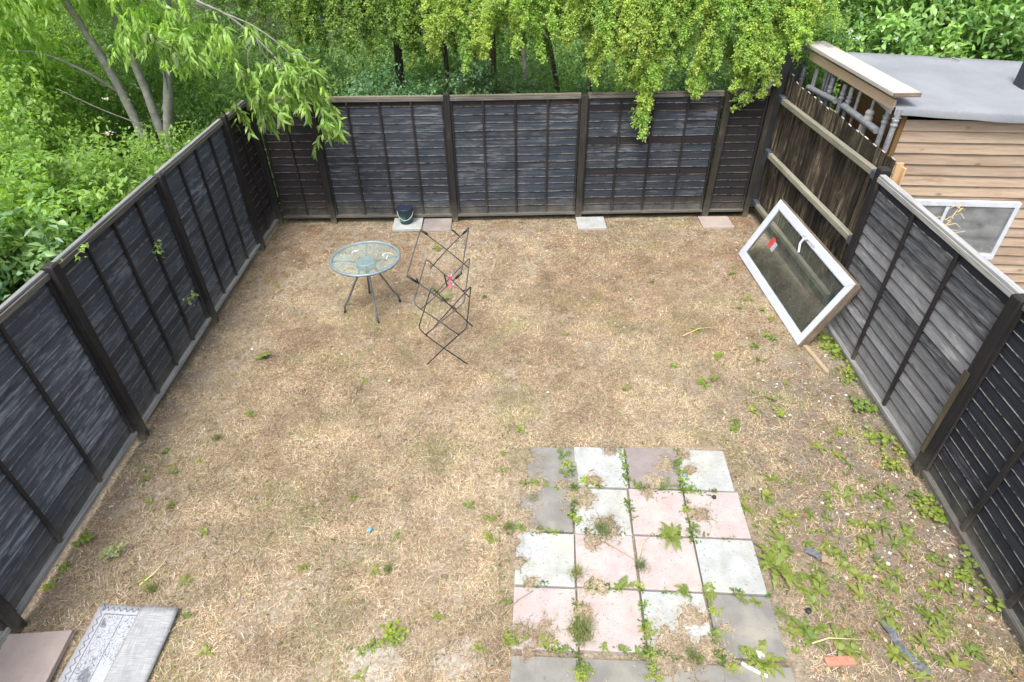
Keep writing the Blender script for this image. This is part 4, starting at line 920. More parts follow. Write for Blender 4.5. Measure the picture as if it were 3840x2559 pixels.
# dry branching weed stalk in front of the shed window
DS = empty('dry_plant', (4.52, 5.75, 0), 'tall pale dry plant stalk between the right fence and the shed window', 'plant')
m = MB(); m.tube([(4.50, 5.80, 0), (4.55, 5.80, .7), (4.62, 5.82, 1.05), (4.72, 5.84, 1.40)], [.016, .014, .011, .004], 6)
m.build('stem', K['straw_stem'], DS)
for k in range(16):
    z = .75 + .6 * k / 16; x = 4.55 + (z - .7) * .25; a = random.uniform(0, 6.28); l = random.uniform(.08, .26)
    d = Vector((math.cos(a), math.sin(a) * .5, random.uniform(.1, .6))) * l
    m = MB(); m.tube([(x, 5.82, z), Vector((x, 5.82, z)) + d * .5 + Vector((0, 0, .02)), Vector((x, 5.82, z)) + d + Vector((0, 0, -.03))], [.006, .004, .0025], 5); m.build('side_shoot', K['straw_stem'], DS)
# ------------------------------------------------------------------ dead grass thatch
def dry_grass():
    rng = RNG; N = 760000
    x = rng.uniform(-3.5, 3.5, N); y = rng.uniform(1.3, 8.44, N)
    near = rng.random(N) < np.clip(1.25 - (y - 1.3) / 12, .4, 1)
    patch = fbm(x, y, 1.1, 3); fine = fbm(x, y, 7, 2)
    right = np.clip((x - 1.2) / 1.6, 0, 1) * np.clip((6.0 - y) / 1.5, 0, 1)
    back = np.clip((y - 6.2) / 1.8, 0, 1)
    left = np.clip((-2.7 - x + (patch - .5) * 1.5) / .6, 0, 1)
    dens = np.clip(.85 - .80 * right - .35 * back - .60 * left + (patch - .5) * 1.3 + (fine - .5) * 1.8, .06, 1)
    onpav = (x > -.04) & (x < 1.90 - .0 * y) & (y < 3.78)
    cov = cover(x, y)
    gap = np.zeros(N, bool)
    keep = near & (rng.random(N) < dens) & (~onpav | (cov > 0.02) | ((cov > -.5) & (rng.random(N) < .22)) | (rng.random(N) < .008))
    x, y, patch, fine, right, back, cov, onpav = [a[keep] for a in (x, y, patch, fine, right, back, cov, onpav)]
    n = len(x); z = gz(x, y)
    a = rng.uniform(0, 2 * np.pi, n) + (fbm(x, y, 2.5, 2) - .5) * 5
    L = rng.gamma(4, .0090, n) * np.where(onpav, .6, 1); L = np.clip(L, .015, .16)
    w = rng.uniform(.0010, .0024, n)
    rise = L * np.clip(rng.normal(.16, .16, n), .01, .7) * np.where(onpav, .4, 1)
    dx, dy = np.cos(a), np.sin(a); px, py = -dy, dx
    z = np.where(onpav, np.maximum(z, SLAB_TOP + .002), z)
    b = np.stack([x, y, z + .002 + rng.random(n) * np.where(onpav, .004, .008)], 1)
    bend = rng.normal(0, .22, n) * L
    mid = b + np.stack([dx * L * .5 + px * bend * .5, dy * L * .5 + py * bend * .5, rise * .8], 1)
    tip = b + np.stack([dx * L + px * bend * 1.6, dy * L + py * bend * 1.6, rise * .7 + .001], 1)
    s = np.stack([px, py, np.zeros(n)], 1) * w[:, None]
    V = np.stack([b - s, b + s, mid + s * .8, mid - s * .8, tip], 1).reshape(-1, 3)
    k = np.arange(n) * 5
    F4 = np.stack([k, k + 1, k + 2, k + 3], 1); F3 = np.stack([k + 3, k + 2, k + 4], 1)
    pal = np.array([(.60, .485, .325), (.49, .385, .245), (.35, .26, .155), (.20, .145, .095), (.67, .59, .46), (.30, .285, .12), (.37, .225, .135), (.20, .25, .08)])
    redp = np.clip((fbm(x + 40, y, 1.3, 4) - .42) * 5, 0, 1) * np.clip((y - 3.5) / 3, .2, 1)
    olive = np.clip((fbm(x - 40, y, 1.6, 3) - .56) * 7, 0, 1)
    p = np.stack([.30 + 0 * x, .24 + 0 * x, .16 + .3 * redp, .10 + .35 * redp, (.10 - .08 * redp), .05 + .45 * olive, .04 + .7 * redp, .015 + .22 * olive + .03 * right], 1)
    p /= p.sum(1, keepdims=True); u = rng.random(n)[:, None]
    ci = (np.cumsum(p, 1) < u).sum(1).clip(0, 7)
    col = pal[ci] * (rng.uniform(.78, 1.12, n) * np.clip(.55 + .95 * fbm(x, y, 4.5, 3), .6, 1.25) * np.where(onpav, .78, 1))[:, None]
    o = np_mesh('dry_grass', V, [F4, F3], np.repeat(col, 5, 0), K['straw'])
    tag(o, 'short dead straw coloured grass matted over the garden soil', 'grass', kind='stuff')
dry_grass()

def leaf_litter():
    rng = RNG
    N = 15000
    x = rng.uniform(-3.45, 3.45, N); y = rng.uniform(1.5, 8.4, N)
    # gravelly rubble under the right fence and reddish leaf bits at the back
    q = rng.random(N) < np.clip(.10 + .9 * np.clip((x - 2.9) / .5, 0, 1) * (y < 3.6) + .95 * np.clip((y - 5.6) / 2.2, 0, 1) + .45 * np.clip((x - 1.5) / .8, 0, 1) * (y < 5.5), 0, 1)
    onp = (x > -.04) & (x < 1.9) & (y < 3.78); q &= ~onp
    x, y = x[q], y[q]; n = len(x); z = gz(x, y) + .004
    a = rng.uniform(0, 6.28, n); s = rng.uniform(.006, .022, n)
    d = np.stack([np.cos(a), np.sin(a), rng.normal(0, .3, n)], 1) * s[:, None]; e = np.stack([-np.sin(a), np.cos(a), rng.normal(0, .3, n)], 1) * s[:, None] * .6
    c = np.stack([x, y, z + .008], 1)
    V = np.stack([c - d, c + e, c + d, c - e], 1).reshape(-1, 3); k = np.arange(n) * 4
    F = np.stack([k, k + 1, k + 2, k + 3], 1)
    pal = np.array([(.34, .17, .085), (.24, .12, .06), (.40, .26, .14), (.28, .22, .17), (.5, .42, .30)])
    o = np_mesh('fallen_leaves', V, F, np.repeat(pal[rng.integers(0, 5, n)] * rng.uniform(.7, 1.2, (n, 1)), 4, 0), K['fallen'])
    tag(o, 'scattered brown fallen leaf bits on the bare soil', 'fallen leaves', kind='stuff')
    # pebbles: squat octahedra
    N = 1500; x = np.concatenate([rng.uniform(2.0, 3.42, N), rng.uniform(-3.4, 3.4, 700)]); y = np.concatenate([rng.uniform(1.5, 5.0, N), rng.uniform(1.6, 8.3, 700)])
    q = np.concatenate([rng.random(N) < np.clip((x[:N] - 2.2) / 1.1, .1, 1) ** 2, np.ones(700, bool)]) & ~((x > -.04) & (x < 1.9) & (y < 3.78))
    x, y = x[q], y[q]; n = len(x); r = rng.gamma(3, .0024, n).clip(.004, .02)
    c = np.stack([x, y, gz(x, y) + r * .3], 1)
    O = np.array([(1, 0, 0), (0, 1, 0), (-1, 0, 0), (0, -1, 0), (.1, .1, .7), (0, 0, -.5)])
    V = (c[:, None] + O[None] * r[:, None, None] * rng.uniform(.7, 1.3, (n, 6, 1))).reshape(-1, 3); k = (np.arange(n) * 6)[:, None]
    F = np.concatenate([k + np.array([t]) for t in ((0, 1, 4), (1, 2, 4), (2, 3, 4), (3, 0, 4))])
    pal = np.array([(.62, .58, .5), (.45, .38, .3), (.74, .73, .7), (.3, .27, .24), (.42, .24, .17)])
    o = np_mesh('pebbles', V, F, np.repeat(pal[rng.integers(0, 5, n)], 6, 0), K['fallen'])
    tag(o, 'small pale pebbles and rubble scattered on the soil', 'pebbles', kind='stuff')
leaf_litter()

# ------------------------------------------------------------------ weeds, one object each
def weed_mesh(kind, seed):
    r = random.Random(seed); V = []; F = []
    def leaf(base, az, L, w, rise, lobes=0, seg=4):
        d = Vector((math.cos(az), math.sin(az), 0)); s = Vector((-math.sin(az), math.cos(az), 0)); b = len(V)
        cv = r.uniform(-.25, .25)
        for i in range(seg + 1):
            t = i / seg
            ww = w * math.sin(math.pi * min(1, .12 + .86 * t) ** .9) + .0015
            if lobes and 0 < i < seg: ww *= (1.25 if i % 2 else .6)
            h = rise * math.sin(math.pi * .75 * t) - L * .05 * t * t
            p = base + d * (L * t) + s * (cv * L * t * t) + Vector((0, 0, max(h, .002)))
            V.append(p + s * ww + Vector((0, 0, ww * .35))); V.append(p - s * ww + Vector((0, 0, ww * .35)))
            if i: k = b + 2 * i; F.append((k - 2, k - 1, k + 1, k))
    if kind == 'rosette':
        n = r.randint(6, 10); a0 = r.uniform(0, 6.28)
        for k in range(n): leaf(Vector((r.uniform(-.006, .006), r.uniform(-.006, .006), .004)), a0 + 6.28 * k / n + r.uniform(-.35, .35), r.uniform(.045, .115), r.uniform(.008, .014), r.uniform(.006, .03))
    elif kind == 'dandelion':
        n = r.randint(15, 19)
        for k in range(n): leaf(Vector((0, 0, .006)), 6.28 * k / n + r.uniform(-.3, .3), r.uniform(.10, .19), r.uniform(.014, .02), r.uniform(.02, .07), 1, 9)
    elif kind == 'scatter':
        for k in range(r.randint(4, 7)):
            leaf(Vector((r.uniform(-.012, .012), r.uniform(-.012, .012), .003)), r.uniform(0, 6.28), r.uniform(.05, .10), r.uniform(.010, .017), r.uniform(.01, .04))
    elif kind == 'clover':
        for k in range(r.randint(26, 40)):
            q = r.gauss(0, .030); c = Vector((r.gauss(0, .032), r.gauss(0, .032), r.uniform(.008, .05)))
            s = r.uniform(.007, .015); b = len(V); t1 = Vector((r.uniform(-.5, .5), r.uniform(-.5, .5), 1)).normalized(); u = t1.orthogonal().normalized(); v = t1.cross(u)
            for i in range(6): V.append(c + (u * math.cos(i * 1.047) + v * math.sin(i * 1.047)) * s)
            F.append(tuple(range(b, b + 6)))
    elif kind == 'sprig':
        for st in range(r.randint(4, 6)):
            az = r.uniform(0, 6.28); l = r.uniform(.04, .10)
            for k in range(7):
                t = (k + 1) / 7; leaf(Vector((math.cos(az) * l * t, math.sin(az) * l * t, .01 + .045 * math.sin(t * 2))), az + (1 if k % 2 else -1) * r.uniform(.5, 1.3), r.uniform(.018, .035), r.uniform(.005, .009), .008, 0, 2)
    elif kind == 'nettle':
        for k in range(22):
            q = r.random(); az = r.uniform(0, 6.28); z = .01 + .05 * q; cc = (r.gauss(0, .04), r.gauss(0, .04))
            rad = .055 * (1.1 - q); leaf(Vector((cc[0] + math.cos(az) * rad * .3, cc[1] + math.sin(az) * rad * .3, z)), az + r.uniform(-.4, .4), r.uniform(.025, .05), r.uniform(.010, .017), .012, 0, 3)
    elif kind == 'tuft':
        for k in range(110):
            az = r.uniform(0, 6.28); c = Vector((r.gauss(0, .022), r.gauss(0, .022), 0)); l = r.uniform(.05, .13); sp = r.uniform(.1, .7)
            d = Vector((math.cos(az), math.sin(az), 0)); s = Vector((-d.y, d.x, 0)) * r.uniform(.0012, .0022); b = len(V)
            m_ = c + d * l * sp * .45 + Vector((0, 0, l * .6)); t_ = c + d * l * sp * 1.2 + Vector((0, 0, l * (.95 - sp * .6)))
            V.extend([c - s, c + s, m_ + s * .8, m_ - s * .8, t_]); F.append((b, b + 1, b + 2, b + 3)); F.append((b + 3, b + 2, b + 4))
    me = bpy.data.meshes.new(kind + '_weed'); me.from_pydata([tuple(v) for v in V], [], F)
    mt = {'tuft': 'tuft', 'clover': 'weed_lime', 'sprig': 'weed', 'nettle': 'weed_lime'}.get(kind, 'weed')
    me.materials.append(K[mt]); me.update(); return me
WM = {k: [weed_mesh(k, 31 * i + len(k)) for i in range(5)] for k in ('rosette', 'dandelion', 'scatter', 'clover', 'sprig', 'nettle', 'tuft')}
def weed(name, kind, c, label, group, s=1.0, z=None, mat=None):
    me = random.choice(WM[kind])
    if mat: me = me.copy(); me.materials[0] = K[mat]
    o = bpy.data.objects.new(name, me); COL.objects.link(o)
    zz = float(gz(np.array([c[0]]), np.array([c[1]]))[0]) if z is None else z
    o.location = (c[0], c[1], zz); o.rotation_euler = (random.uniform(-.1, .1), random.uniform(-.1, .1), random.uniform(0, 6.28)); o.scale = (s,) * 3
    return tag(o, label, 'weed', group)
def onslab(c): return -.04 < c[0] < 1.9 and c[1] < 3.78
gr = 'low weeds in the soil right of the slabs'
_r = random.Random(4)
RIGHT_WEEDS = RIGHT_WEEDS + [[_r.uniform(1.95, 3.15), _r.uniform(1.75, 3.5)] for _ in range(16)]
def where_right(c):
    if c[0] < 2.12 and c[1] > 2.2: return 'low green weed hugging the right edge of the slabs'
    if c[1] > 3.35: return 'low green weed at the far sparse end of the weedy soil strip'
    if c[0] > 2.85: return 'low green weed on the rubbly soil close to the black fence panel'
    if c[1] < 2.05: return 'low green weed near the red brick and grey plastic strip'
    if c[1] < 2.65: return 'low green weed in the near half of the weedy soil strip'
    return 'low green weed in the densest middle of the weedy soil strip'
def where_joint(c):
    u, v = (c[0] - .063), (3.7964 - c[1])
    if v > 1.78: return 'creeping weed along the joint above the lowest slab row'
    i = round(u / .459); j = round(v / .459)
    if abs(u / .459 - i) < .16 and 1 <= i <= 3: return ('creeping weed in the left long joint between slabs', 'creeping weed in the middle long joint between slabs', 'creeping weed in the right long joint between slabs')[i - 1]
    return 'creeping weed in a cross joint between two slab rows'
def where_lawn(c):
    if c[0] < -2.6: return 'small green weed in the dead lawn beside the left fence'
    if c[0] > -.55 and c[1] < 4: return 'small green weed in the dead lawn just left of the slabs'
    if c[1] > 5: return 'small green weed in the far lawn around the table and airer'
    return 'small isolated green weed in the open middle of the dead lawn'
for i, c in enumerate(RIGHT_WEEDS):
    k = ('rosette', 'rosette', 'scatter', 'rosette', 'scatter')[i % 5]
    weed('weed', k, c, where_right(c), gr, random.choice((.5, .65, .75, .9, 1.1)) * (1 if c[1] < 3.2 else .85))
for i, c in enumerate(FENCE_WEEDS + [(c[0] + random.uniform(-.12, .0), c[1] + random.uniform(-.12, .12)) for c in FENCE_WEEDS]):
    weed('weed', 'nettle', c, 'bright green leafy weed sprouting at the foot of the right fence', 'weeds at the foot of the right fence', random.uniform(.6, 1.5), mat=('weed_lime', 'weed')[i % 2])
JOINT_WEEDS = JOINT_WEEDS + [[.06, 3.345], [.16, 3.335], [.27, 3.34], [.37, 3.325], [.02, 2.875], [.30, 2.87]]
for i, c in enumerate(JOINT_WEEDS):
    k = ('sprig', 'clover', 'sprig', 'clover', 'scatter')[i % 5]
    weed('weed', k, c, where_joint(c), 'weeds in the slab joints', random.uniform(.55, .85), z=.012)
tl = ['half dry grass tuft over the white slab in the second row', 'upright grass tuft at the left joint between rows three and four', 'spindly grass tuft in the middle joint between two pink slabs', 'thick dark green grass tuft between the two lowest pink slabs', 'low olive grass tuft below the lowest white slab']
for c, l, s in zip(TUFTS, tl, (1.0, 1.0, .9, 1.35, .9)):
    weed('grass_tuft', 'tuft', c, l, 'grass tufts among the slabs', s, z=.015)
    if s > 1.2: weed('grass_tuft', 'tuft', (c[0] + .01, c[1] - .05), 'lower clump of the thick grass tuft between the pink slabs', 'grass tufts among the slabs', 1.2, z=.015)
for i, c in enumerate(LAWN_WEEDS):
    k = ('sprig', 'scatter', 'clover', 'scatter', 'sprig', 'tuft')[i % 6]
    weed('weed', k, c, where_lawn(c), 'weeds scattered in the dead lawn', random.uniform(.5, .85))
for i, c in enumerate(SASH_WEEDS + [(2.3, 4.2), (2.55, 4.35), (2.05, 3.95), (2.75, 4.6), (2.2, 5.0), (2.65, 5.2), (1.7, 4.9)]):
    weed('weed', ('sprig', 'clover', 'scatter')[i % 3], c, 'pale green weed in front of the leaning window sash', 'weeds in front of the window sash', random.uniform(.7, 1.0), mat='weed' if i % 2 else 'weed_lime')
weed('dandelion', 'dandelion', (1.21, 2.80), 'dark green dandelion rosette sprawling over the pink slab seam', None, .85, z=.024)
weed('dandelion', 'dandelion', (1.95, 2.56), 'largest dandelion rosette at the right edge of the slabs', None, 1.25)
weed('dandelion', 'dandelion', (1.62, 1.86), 'dandelion rosette at the bottom edge under the lowest grey slab', None, .9)
weed('weed', 'sprig', (-3.07, 2.70), 'bushy grey green weed near the left fence above the rug', None, 1.5, mat='weed_pale')
weed('weed', 'nettle', (-3.40, 2.87), 'bright leafy weed under the left fence rail beside the grey green one', None, 1.0)
weed('weed', 'nettle', (-3.42, 2.62), 'bright leafy weed poking from under the left fence, second from the corner post', None, .6)
weed('weed', 'nettle', (-3.46, 2.49), 'small bright leaf sprout under the left fence nearest the rose slab', None, .5)
weed('weed', 'sprig', (-2.68, 5.13), 'yellowish green bushy weed alone in the dry grass left of the table', None, 1.25, mat='weed_lime')
weed('weed', 'nettle', (-1.02, 7.49), 'lime green weed seen through the top of the clothes airer', None, .9)
weed('weed', 'sprig', (-.82, 6.25), 'green weed seen through the middle of the clothes airer', None, 1.2)
weed('weed', 'clover', (-.83, 2.09), 'round bright green clump near the bottom edge in the dry grass', None, 1.3)
for c in ((-.80, 2.06), (-.86, 2.03)): weed('weed', 'clover', c, 'clover bits beside the round green clump at the bottom edge', 'clover bits at the bottom edge', .8)
def stuff_weeds():
    rng = RNG; N = 2600
    x = rng.uniform(-3.4, 3.4, N); y = rng.uniform(1.5, 8.3, N)
    q = rng.random(N) < np.clip(.12 + .45 * np.clip((-.5 - x) / 1.5, 0, 1) * np.clip((5.5 - y) / 2, 0, 1) * (fbm(x, y, 1.3, 2) > .47) + .8 * np.clip((x - 1.5) / .8, 0, 1) * np.clip((5.2 - y) / 2, 0, 1) + .5 * np.clip(fbm(x, y, 1.5, 2) - .55, 0, 1), 0, 1)
    gapx = rng.uniform(0, 1.86, 500); gapy = rng.uniform(1.8, 3.76, 500)
    q &= ~((x > -.04) & (x < 1.9) & (y < 3.78)); x, y = x[q], y[q]
    # along joints
    g = np.random.default_rng(3); ii = g.integers(1, 4, 420); jj = g.integers(1, 5, 420); vert = g.random(420) < .6; t = g.random(420)
    u = np.where(vert, ii, t * 4) * .459; v = np.where(vert, t * 4.2, jj) * .459
    jx = .063 + u * ca + v * sn + g.normal(0, .012, 420); jy = 3.7964 + u * sn - v * ca + g.normal(0, .012, 420)
    cl = fbm(jx, jy, 5, 2) > .46; jx, jy = jx[cl], jy[cl]
    X = np.concatenate([np.repeat(x, 4) + rng.normal(0, .02, len(x) * 4), np.repeat(jx, 7) + rng.normal(0, .012, len(jx) * 7)])
    Y = np.concatenate([np.repeat(y, 4) + rng.normal(0, .02, len(x) * 4), np.repeat(jy, 7) + rng.normal(0, .012, len(jx) * 7)])
    n = len(X); Z = np.maximum(gz(X, Y), np.where((X > -.04) & (X < 1.9) & (Y < 3.78), .016, -1)) + rng.uniform(.004, .025, n)
    a = rng.uniform(0, 6.28, n); L = rng.uniform(.010, .034, n); w = L * rng.uniform(.25, .5, n)
    d = np.stack([np.cos(a), np.sin(a), rng.uniform(-.2, .7, n)], 1); s = np.stack([-np.sin(a), np.cos(a), rng.normal(0, .3, n)], 1)
    b = np.stack([X, Y, Z], 1)
    V = np.stack([b, b + d * (L * .5)[:, None] + s * w[:, None] * .5, b + d * L[:, None], b + d * (L * .5)[:, None] - s * w[:, None] * .5], 1).reshape(-1, 3)
    k = np.arange(n) * 4; F = np.stack([k, k + 1, k + 2, k + 3], 1)
    pal = np.array([(.09, .17, .03), (.13, .21, .04), (.07, .13, .035), (.17, .22, .05)])
    o = np_mesh('tiny_weeds', V, F, np.repeat(pal[rng.integers(0, 4, n)] * rng.uniform(.7, 1.2, (n, 1)), 4, 0), K['leaf'])
    tag(o, 'tiny green seedlings and moss bits on soil and in slab joints', 'seedlings', kind='stuff')
stuff_weeds()

# ------------------------------------------------------------------ foliage
def leaf_verts(P, D, N, L, W, col, long=False, curl=.15):
    """diamond leaves (2 triangles) or long drooping leaves (2 quads + tip)"""
    D = nrm(D); S = nrm(np.cross(D, N)); N = np.cross(S, D); n = len(P); L = L[:, None]; W = W[:, None]
    if not long:
        V = np.stack([P, P + D * L * .45 + S * W * .5 + N * W * .16, P + D * L - N * L * curl, P + D * L * .45 - S * W * .5 + N * W * .16], 1)
        k = np.arange(n) * 4; F = [np.concatenate([np.stack([k, k + 1, k + 2], 1), np.stack([k, k + 2, k + 3], 1)])]; m = 4
    else:
        c1 = P + D * L * .3 + N * L * .03; c2 = P + D * L * .66 - N * L * curl * .5; tp = P + D * L * .96 - N * L * curl * 1.4
        V = np.stack([P, c1 + S * W * .48 + N * W * .12, c1 - S * W * .48 + N * W * .12, c2 + S * W * .40, c2 - S * W * .40, tp], 1)
        k = np.arange(n) * 6
        F = [np.concatenate([np.stack([k, k + 1, k + 2], 1), np.stack([k + 3, k + 5, k + 4], 1)]), np.stack([k + 1, k + 3, k + 4, k + 2], 1)]; m = 6
    return V.reshape(-1, 3), F, np.repeat(col, m, 0)

LEAF_GAIN = np.array([2.45, 2.28, 2.9])
def pick_col(rng, n, pal, per=None, j=.16):
    pal = np.array(pal); i = rng.integers(0, len(pal), n) if per is None else per
    t = rng.random((n, 1)); c = pal[i] * (1 - t) + pal[rng.integers(0, len(pal), n)] * t
    return c * rng.uniform(1 - j, 1 + j, (n, 1)) * LEAF_GAIN

def blob_twigs(rng, blobs, n, tl, droop=.3, shell=(.62, 1.0), clump=7):
    """twig starts and directions on the outer part of a set of ellipsoids (x,y,z,rx,ry,rz), in loose sprays"""
    B = np.array(blobs, float); ar = (B[:, 3] * B[:, 4] + B[:, 4] * B[:, 5] + B[:, 3] * B[:, 5]); ar /= ar.sum()
    ns = max(1, n // clump); bi = rng.choice(len(B), ns, p=ar)
    d = nrm(rng.normal(size=(ns, 3))); r = rng.uniform(shell[0], shell[1], ns) ** .7
    c = B[bi, :3] + d * B[bi, 3:] * r[:, None]
    idx = np.repeat(np.arange(ns), clump); m = len(idx)
    o = c[idx] + rng.normal(0, .5, (m, 3)) * tl * .8
    dr = nrm(d[idx] * .8 + rng.normal(0, .5, (m, 3)) + np.array([0, 0, -droop]))
    return o, dr, idx

def crown(name, parent, rng, o, dr, sid, tl, per, L, W, pal, mat, droop=.25, long=False, ldroop=.35, spread=.7, keep=None, curl=.15, up=.9, jcol=.2):
    m = len(o); k = np.tile(np.arange(per), m); t = (k + rng.random(m * per)) / per; i = np.repeat(np.arange(m), per)
    ln = tl * rng.uniform(.6, 1.2, m)[i]
    P = o[i] + dr[i] * (t * ln)[:, None]; P[:, 2] -= droop * ln * t * t
    P += rng.normal(0, tl * .045, P.shape)
    D = dr[i] * .55 + rng.normal(0, spread, P.shape); D[:, 2] -= ldroop
    N = np.array([0, 0, up]) + dr[i] * .35 + rng.normal(0, .38, P.shape)
    if keep is not None:
        q = keep(P); P, D, N, i = P[q], D[q], N[q], i[q]
    n = len(P)
    cs = pick_col(rng, sid.max() + 1, pal, None, .38)[sid[i]] * .6 + pick_col(rng, n, pal, None, jcol) * .4
    LL = L * rng.uniform(.6, 1.25, n); WW = W * rng.uniform(.7, 1.2, n)
    V, F, c = leaf_verts(P, D, N, LL, WW, cs, long, curl)
    return np_mesh(name, V, F, c, K[mat], parent)

def limb(name, parent, pts, r0, r1, mat, seg=8):
    pts = [Vector(p) for p in pts]
    # smooth through the points with a little wander
    out = []
    for i in range(len(pts) - 1):
        a = pts[max(i - 1, 0)]; b = pts[i]; c = pts[i + 1]; d = pts[min(i + 2, len(pts) - 1)]
        for s in range(4):
            t = s / 4
            out.append(.5 * ((2 * b) + (c - a) * t + (2 * a - 5 * b + 4 * c - d) * t * t + (3 * b - a - 3 * c + d) * t ** 3))
    out.append(pts[-1]); n = len(out)
    m = MB(); m.tube(out, [(r0 + (r1 - r0) * (i / (n - 1)) ** .8) * random.uniform(.95, 1.05) for i in range(n)], seg)
    return m.build(name, K[mat], parent, smooth=True)

GREEN_BR = [(.11, .19, .03), (.085, .155, .028), (.14, .215, .035), (.07, .125, .03)]
GREEN_MID = [(.065, .125, .028), (.05, .10, .024), (.085, .15, .032), (.10, .165, .03)]
GREEN_DK = [(.055, .105, .028), (.075, .13, .034), (.045, .085, .025), (.085, .14, .042)]
GREEN_BL = [(.06, .12, .05), (.075, .135, .065), (.05, .10, .04), (.09, .155, .06)]
HAW = [(.125, .20, .04), (.10, .17, .035), (.15, .225, .045), (.075, .135, .03), (.18, .22, .045)]
LIME = [(.125, .20, .035), (.10, .17, .032), (.155, .235, .055), (.08, .14, .03)]
beyond = lambda P: ~((P[:, 0] > -3.62) & (P[:, 1] < 8.56) & (P[:, 0] < 3.7) & (P[:, 2] < 2.6))
def outside(P):                                  # keep shrubs on their own side of the fences, a few sprays may lean over the cap
    return beyond(P) | ((P[:, 2] > 1.84) & ((P[:, 0] < -3.46) | (P[:, 1] > 8.40)) & (P[:, 2] < 2.6) & (RNG.random(len(P)) < .5))

# shrubs beyond the left fence, near to far
def shrub(name, label, blobs, n, tl, per, L, W, pal, mat='leaf', trunk=None, seed=0, **kw):
    rng = np.random.default_rng(seed + 100)
    root = empty(name, (blobs[0][0], blobs[0][1], 0), label, 'tree' if 'tree' in name else 'shrub', kw.pop('group', None))
    bb = []
    for b in blobs:                                  # a lumpy crown: each mass carries smaller tufts
        bb.append((b[0], b[1], b[2] - .08, b[3] * .86, b[4] * .86, b[5] * .86))
        for q in range(9):
            d = nrm(rng.normal(size=3) + np.array([.25, -.45, .55])); k = rng.uniform(.22, .46)
            bb.append((b[0] + d[0] * b[3] * .82, b[1] + d[1] * b[4] * .82, b[2] + d[2] * b[5] * .80, b[3] * k, b[4] * k, b[5] * k * .9))
    o, dr, sid = blob_twigs(rng, bb, n, tl * .8, kw.pop('bdroop', .1), kw.pop('shell', (.55, 1.0)), 10)
    crown('crown', root, rng, o, dr, sid, tl, per, L, W, pal, mat, keep=outside, **kw)
    for tr in (trunk or [[(blobs[0][0], blobs[0][1], 0), (blobs[0][0] + .05, blobs[0][1] + .05, blobs[0][2])]]):
        limb('trunk', root, tr, .035, .015, 'bark_dark', 6)
    return root
SG = 'shrubs crowded behind the left fence'
shrub('shrub', 'glossy blue green broad leaved shrub against the left fence, nearest the camera', [(-4.35, 4.3, 1.0, .78, .9, .88), (-4.9, 3.5, 1.0, .9, .8, .75)], 2300, .30, 7, .098, .054, GREEN_BL + GREEN_MID, 'leaf_gloss', seed=1, group=SG)
shrub('shrub', 'yellow green shrub with tiny pale flowers halfway along the left fence', [(-4.45, 5.7, 1.15, .85, 1.0, .90), (-5.4, 5.0, 1.2, .9, .9, .95)], 3000, .30, 8, .080, .040, GREEN_BR + GREEN_MID, 'leaf', seed=2, group=SG)
shrub('bramble', 'tangled small leaved bramble behind the far half of the left fence', [(-4.5, 7.1, .90, .95, .9, .88), (-5.5, 6.6, 1.15, 1.0, .9, .95), (-4.3, 8.1, .55, .75, .65, .80)], 4500, .28, 8, .054, .034, GREEN_MID + GREEN_BR, 'leaf', seed=3, group=SG)
shrub('shrub', 'large bright green shrub mass at the left edge of the picture', [(-6.6, 6.2, 1.5, 1.2, 1.1, 1.0), (-7.4, 7.6, 1.6, 1.2, 1.2, 1.1), (-6.2, 5.0, 1.2, .9, .8, .9)], 3700, .32, 8, .08, .040, GREEN_BR, 'leaf', seed=4, group=SG)
shrub('shrub', 'tall pale green shrub filling the upper left corner', [(-7.6, 9.4, 1.7, 1.3, 1.2, 1.4), (-9.0, 10.5, 1.9, 1.5, 1.3, 1.5), (-6.5, 8.3, 1.1, .8, .7, .9)], 4300, .34, 8, .085, .040, GREEN_BR + LIME[:1], 'leaf', seed=5, group=SG)
shrub('shrub', 'shaded shrub between the grey trunks and the fence corner', [(-5.6, 9.8, 1.2, 1.0, .9, 1.3), (-4.4, 9.6, .8, .8, .6, 1.0), (-6.4, 11.0, 1.8, 1.2, 1.0, 1.5)], 3600, .32, 8, .065, .036, GREEN_MID + GREEN_DK, 'leaf', seed=6, group=SG)

# grey barked multi-stemmed tree with long drooping leaves
T1 = empty('tree', (-5.1, 9.0, 0), 'grey barked tree with three bare stems and long drooping lime leaves', 'tree')
limb('trunk', T1, [(-5.25, 9.0, 0), (-5.16, 9.0, .6), (-5.03, 9.0, 1.15), (-4.82, 9.0, 1.75), (-4.63, 9.0, 2.3), (-4.43, 9.0, 2.9), (-4.2, 8.8, 3.8)], .085, .048, 'bark_grey', 10)
limb('trunk', T1, [(-5.15, 9.08, 0), (-5.12, 9.0, 1.2), (-5.13, 9.0, 1.9), (-5.17, 9.0, 2.5), (-5.15, 9.0, 3.0), (-5.2, 9.1, 3.9)], .066, .04, 'bark_grey', 10)
limb('trunk', T1, [(-5.25, 9.0, 0), (-5.38, 9.0, .9), (-5.47, 9.0, 1.75), (-5.58, 9.0, 2.3), (-5.72, 9.0, 2.82), (-6.1, 9.1, 3.8)], .072, .042, 'bark_grey', 10)
limb('branch', T1, [(-4.97, 8.98, 1.5), (-4.78, 8.95, 1.85), (-4.74, 8.9, 2.2)], .03, .012, 'bark_grey')
limb('branch', T1, [(-5.50, 9.0, 1.75), (-5.75, 8.8, 2.1), (-6.15, 8.7, 2.35), (-6.5, 8.6, 2.40)], .028, .008, 'twig')
limb('branch', T1, [(-5.2, 8.8, 1.35), (-5.6, 8.6, 1.65), (-6.0, 8.5, 1.95)], .012, .005, 'twig')
BRO = {}
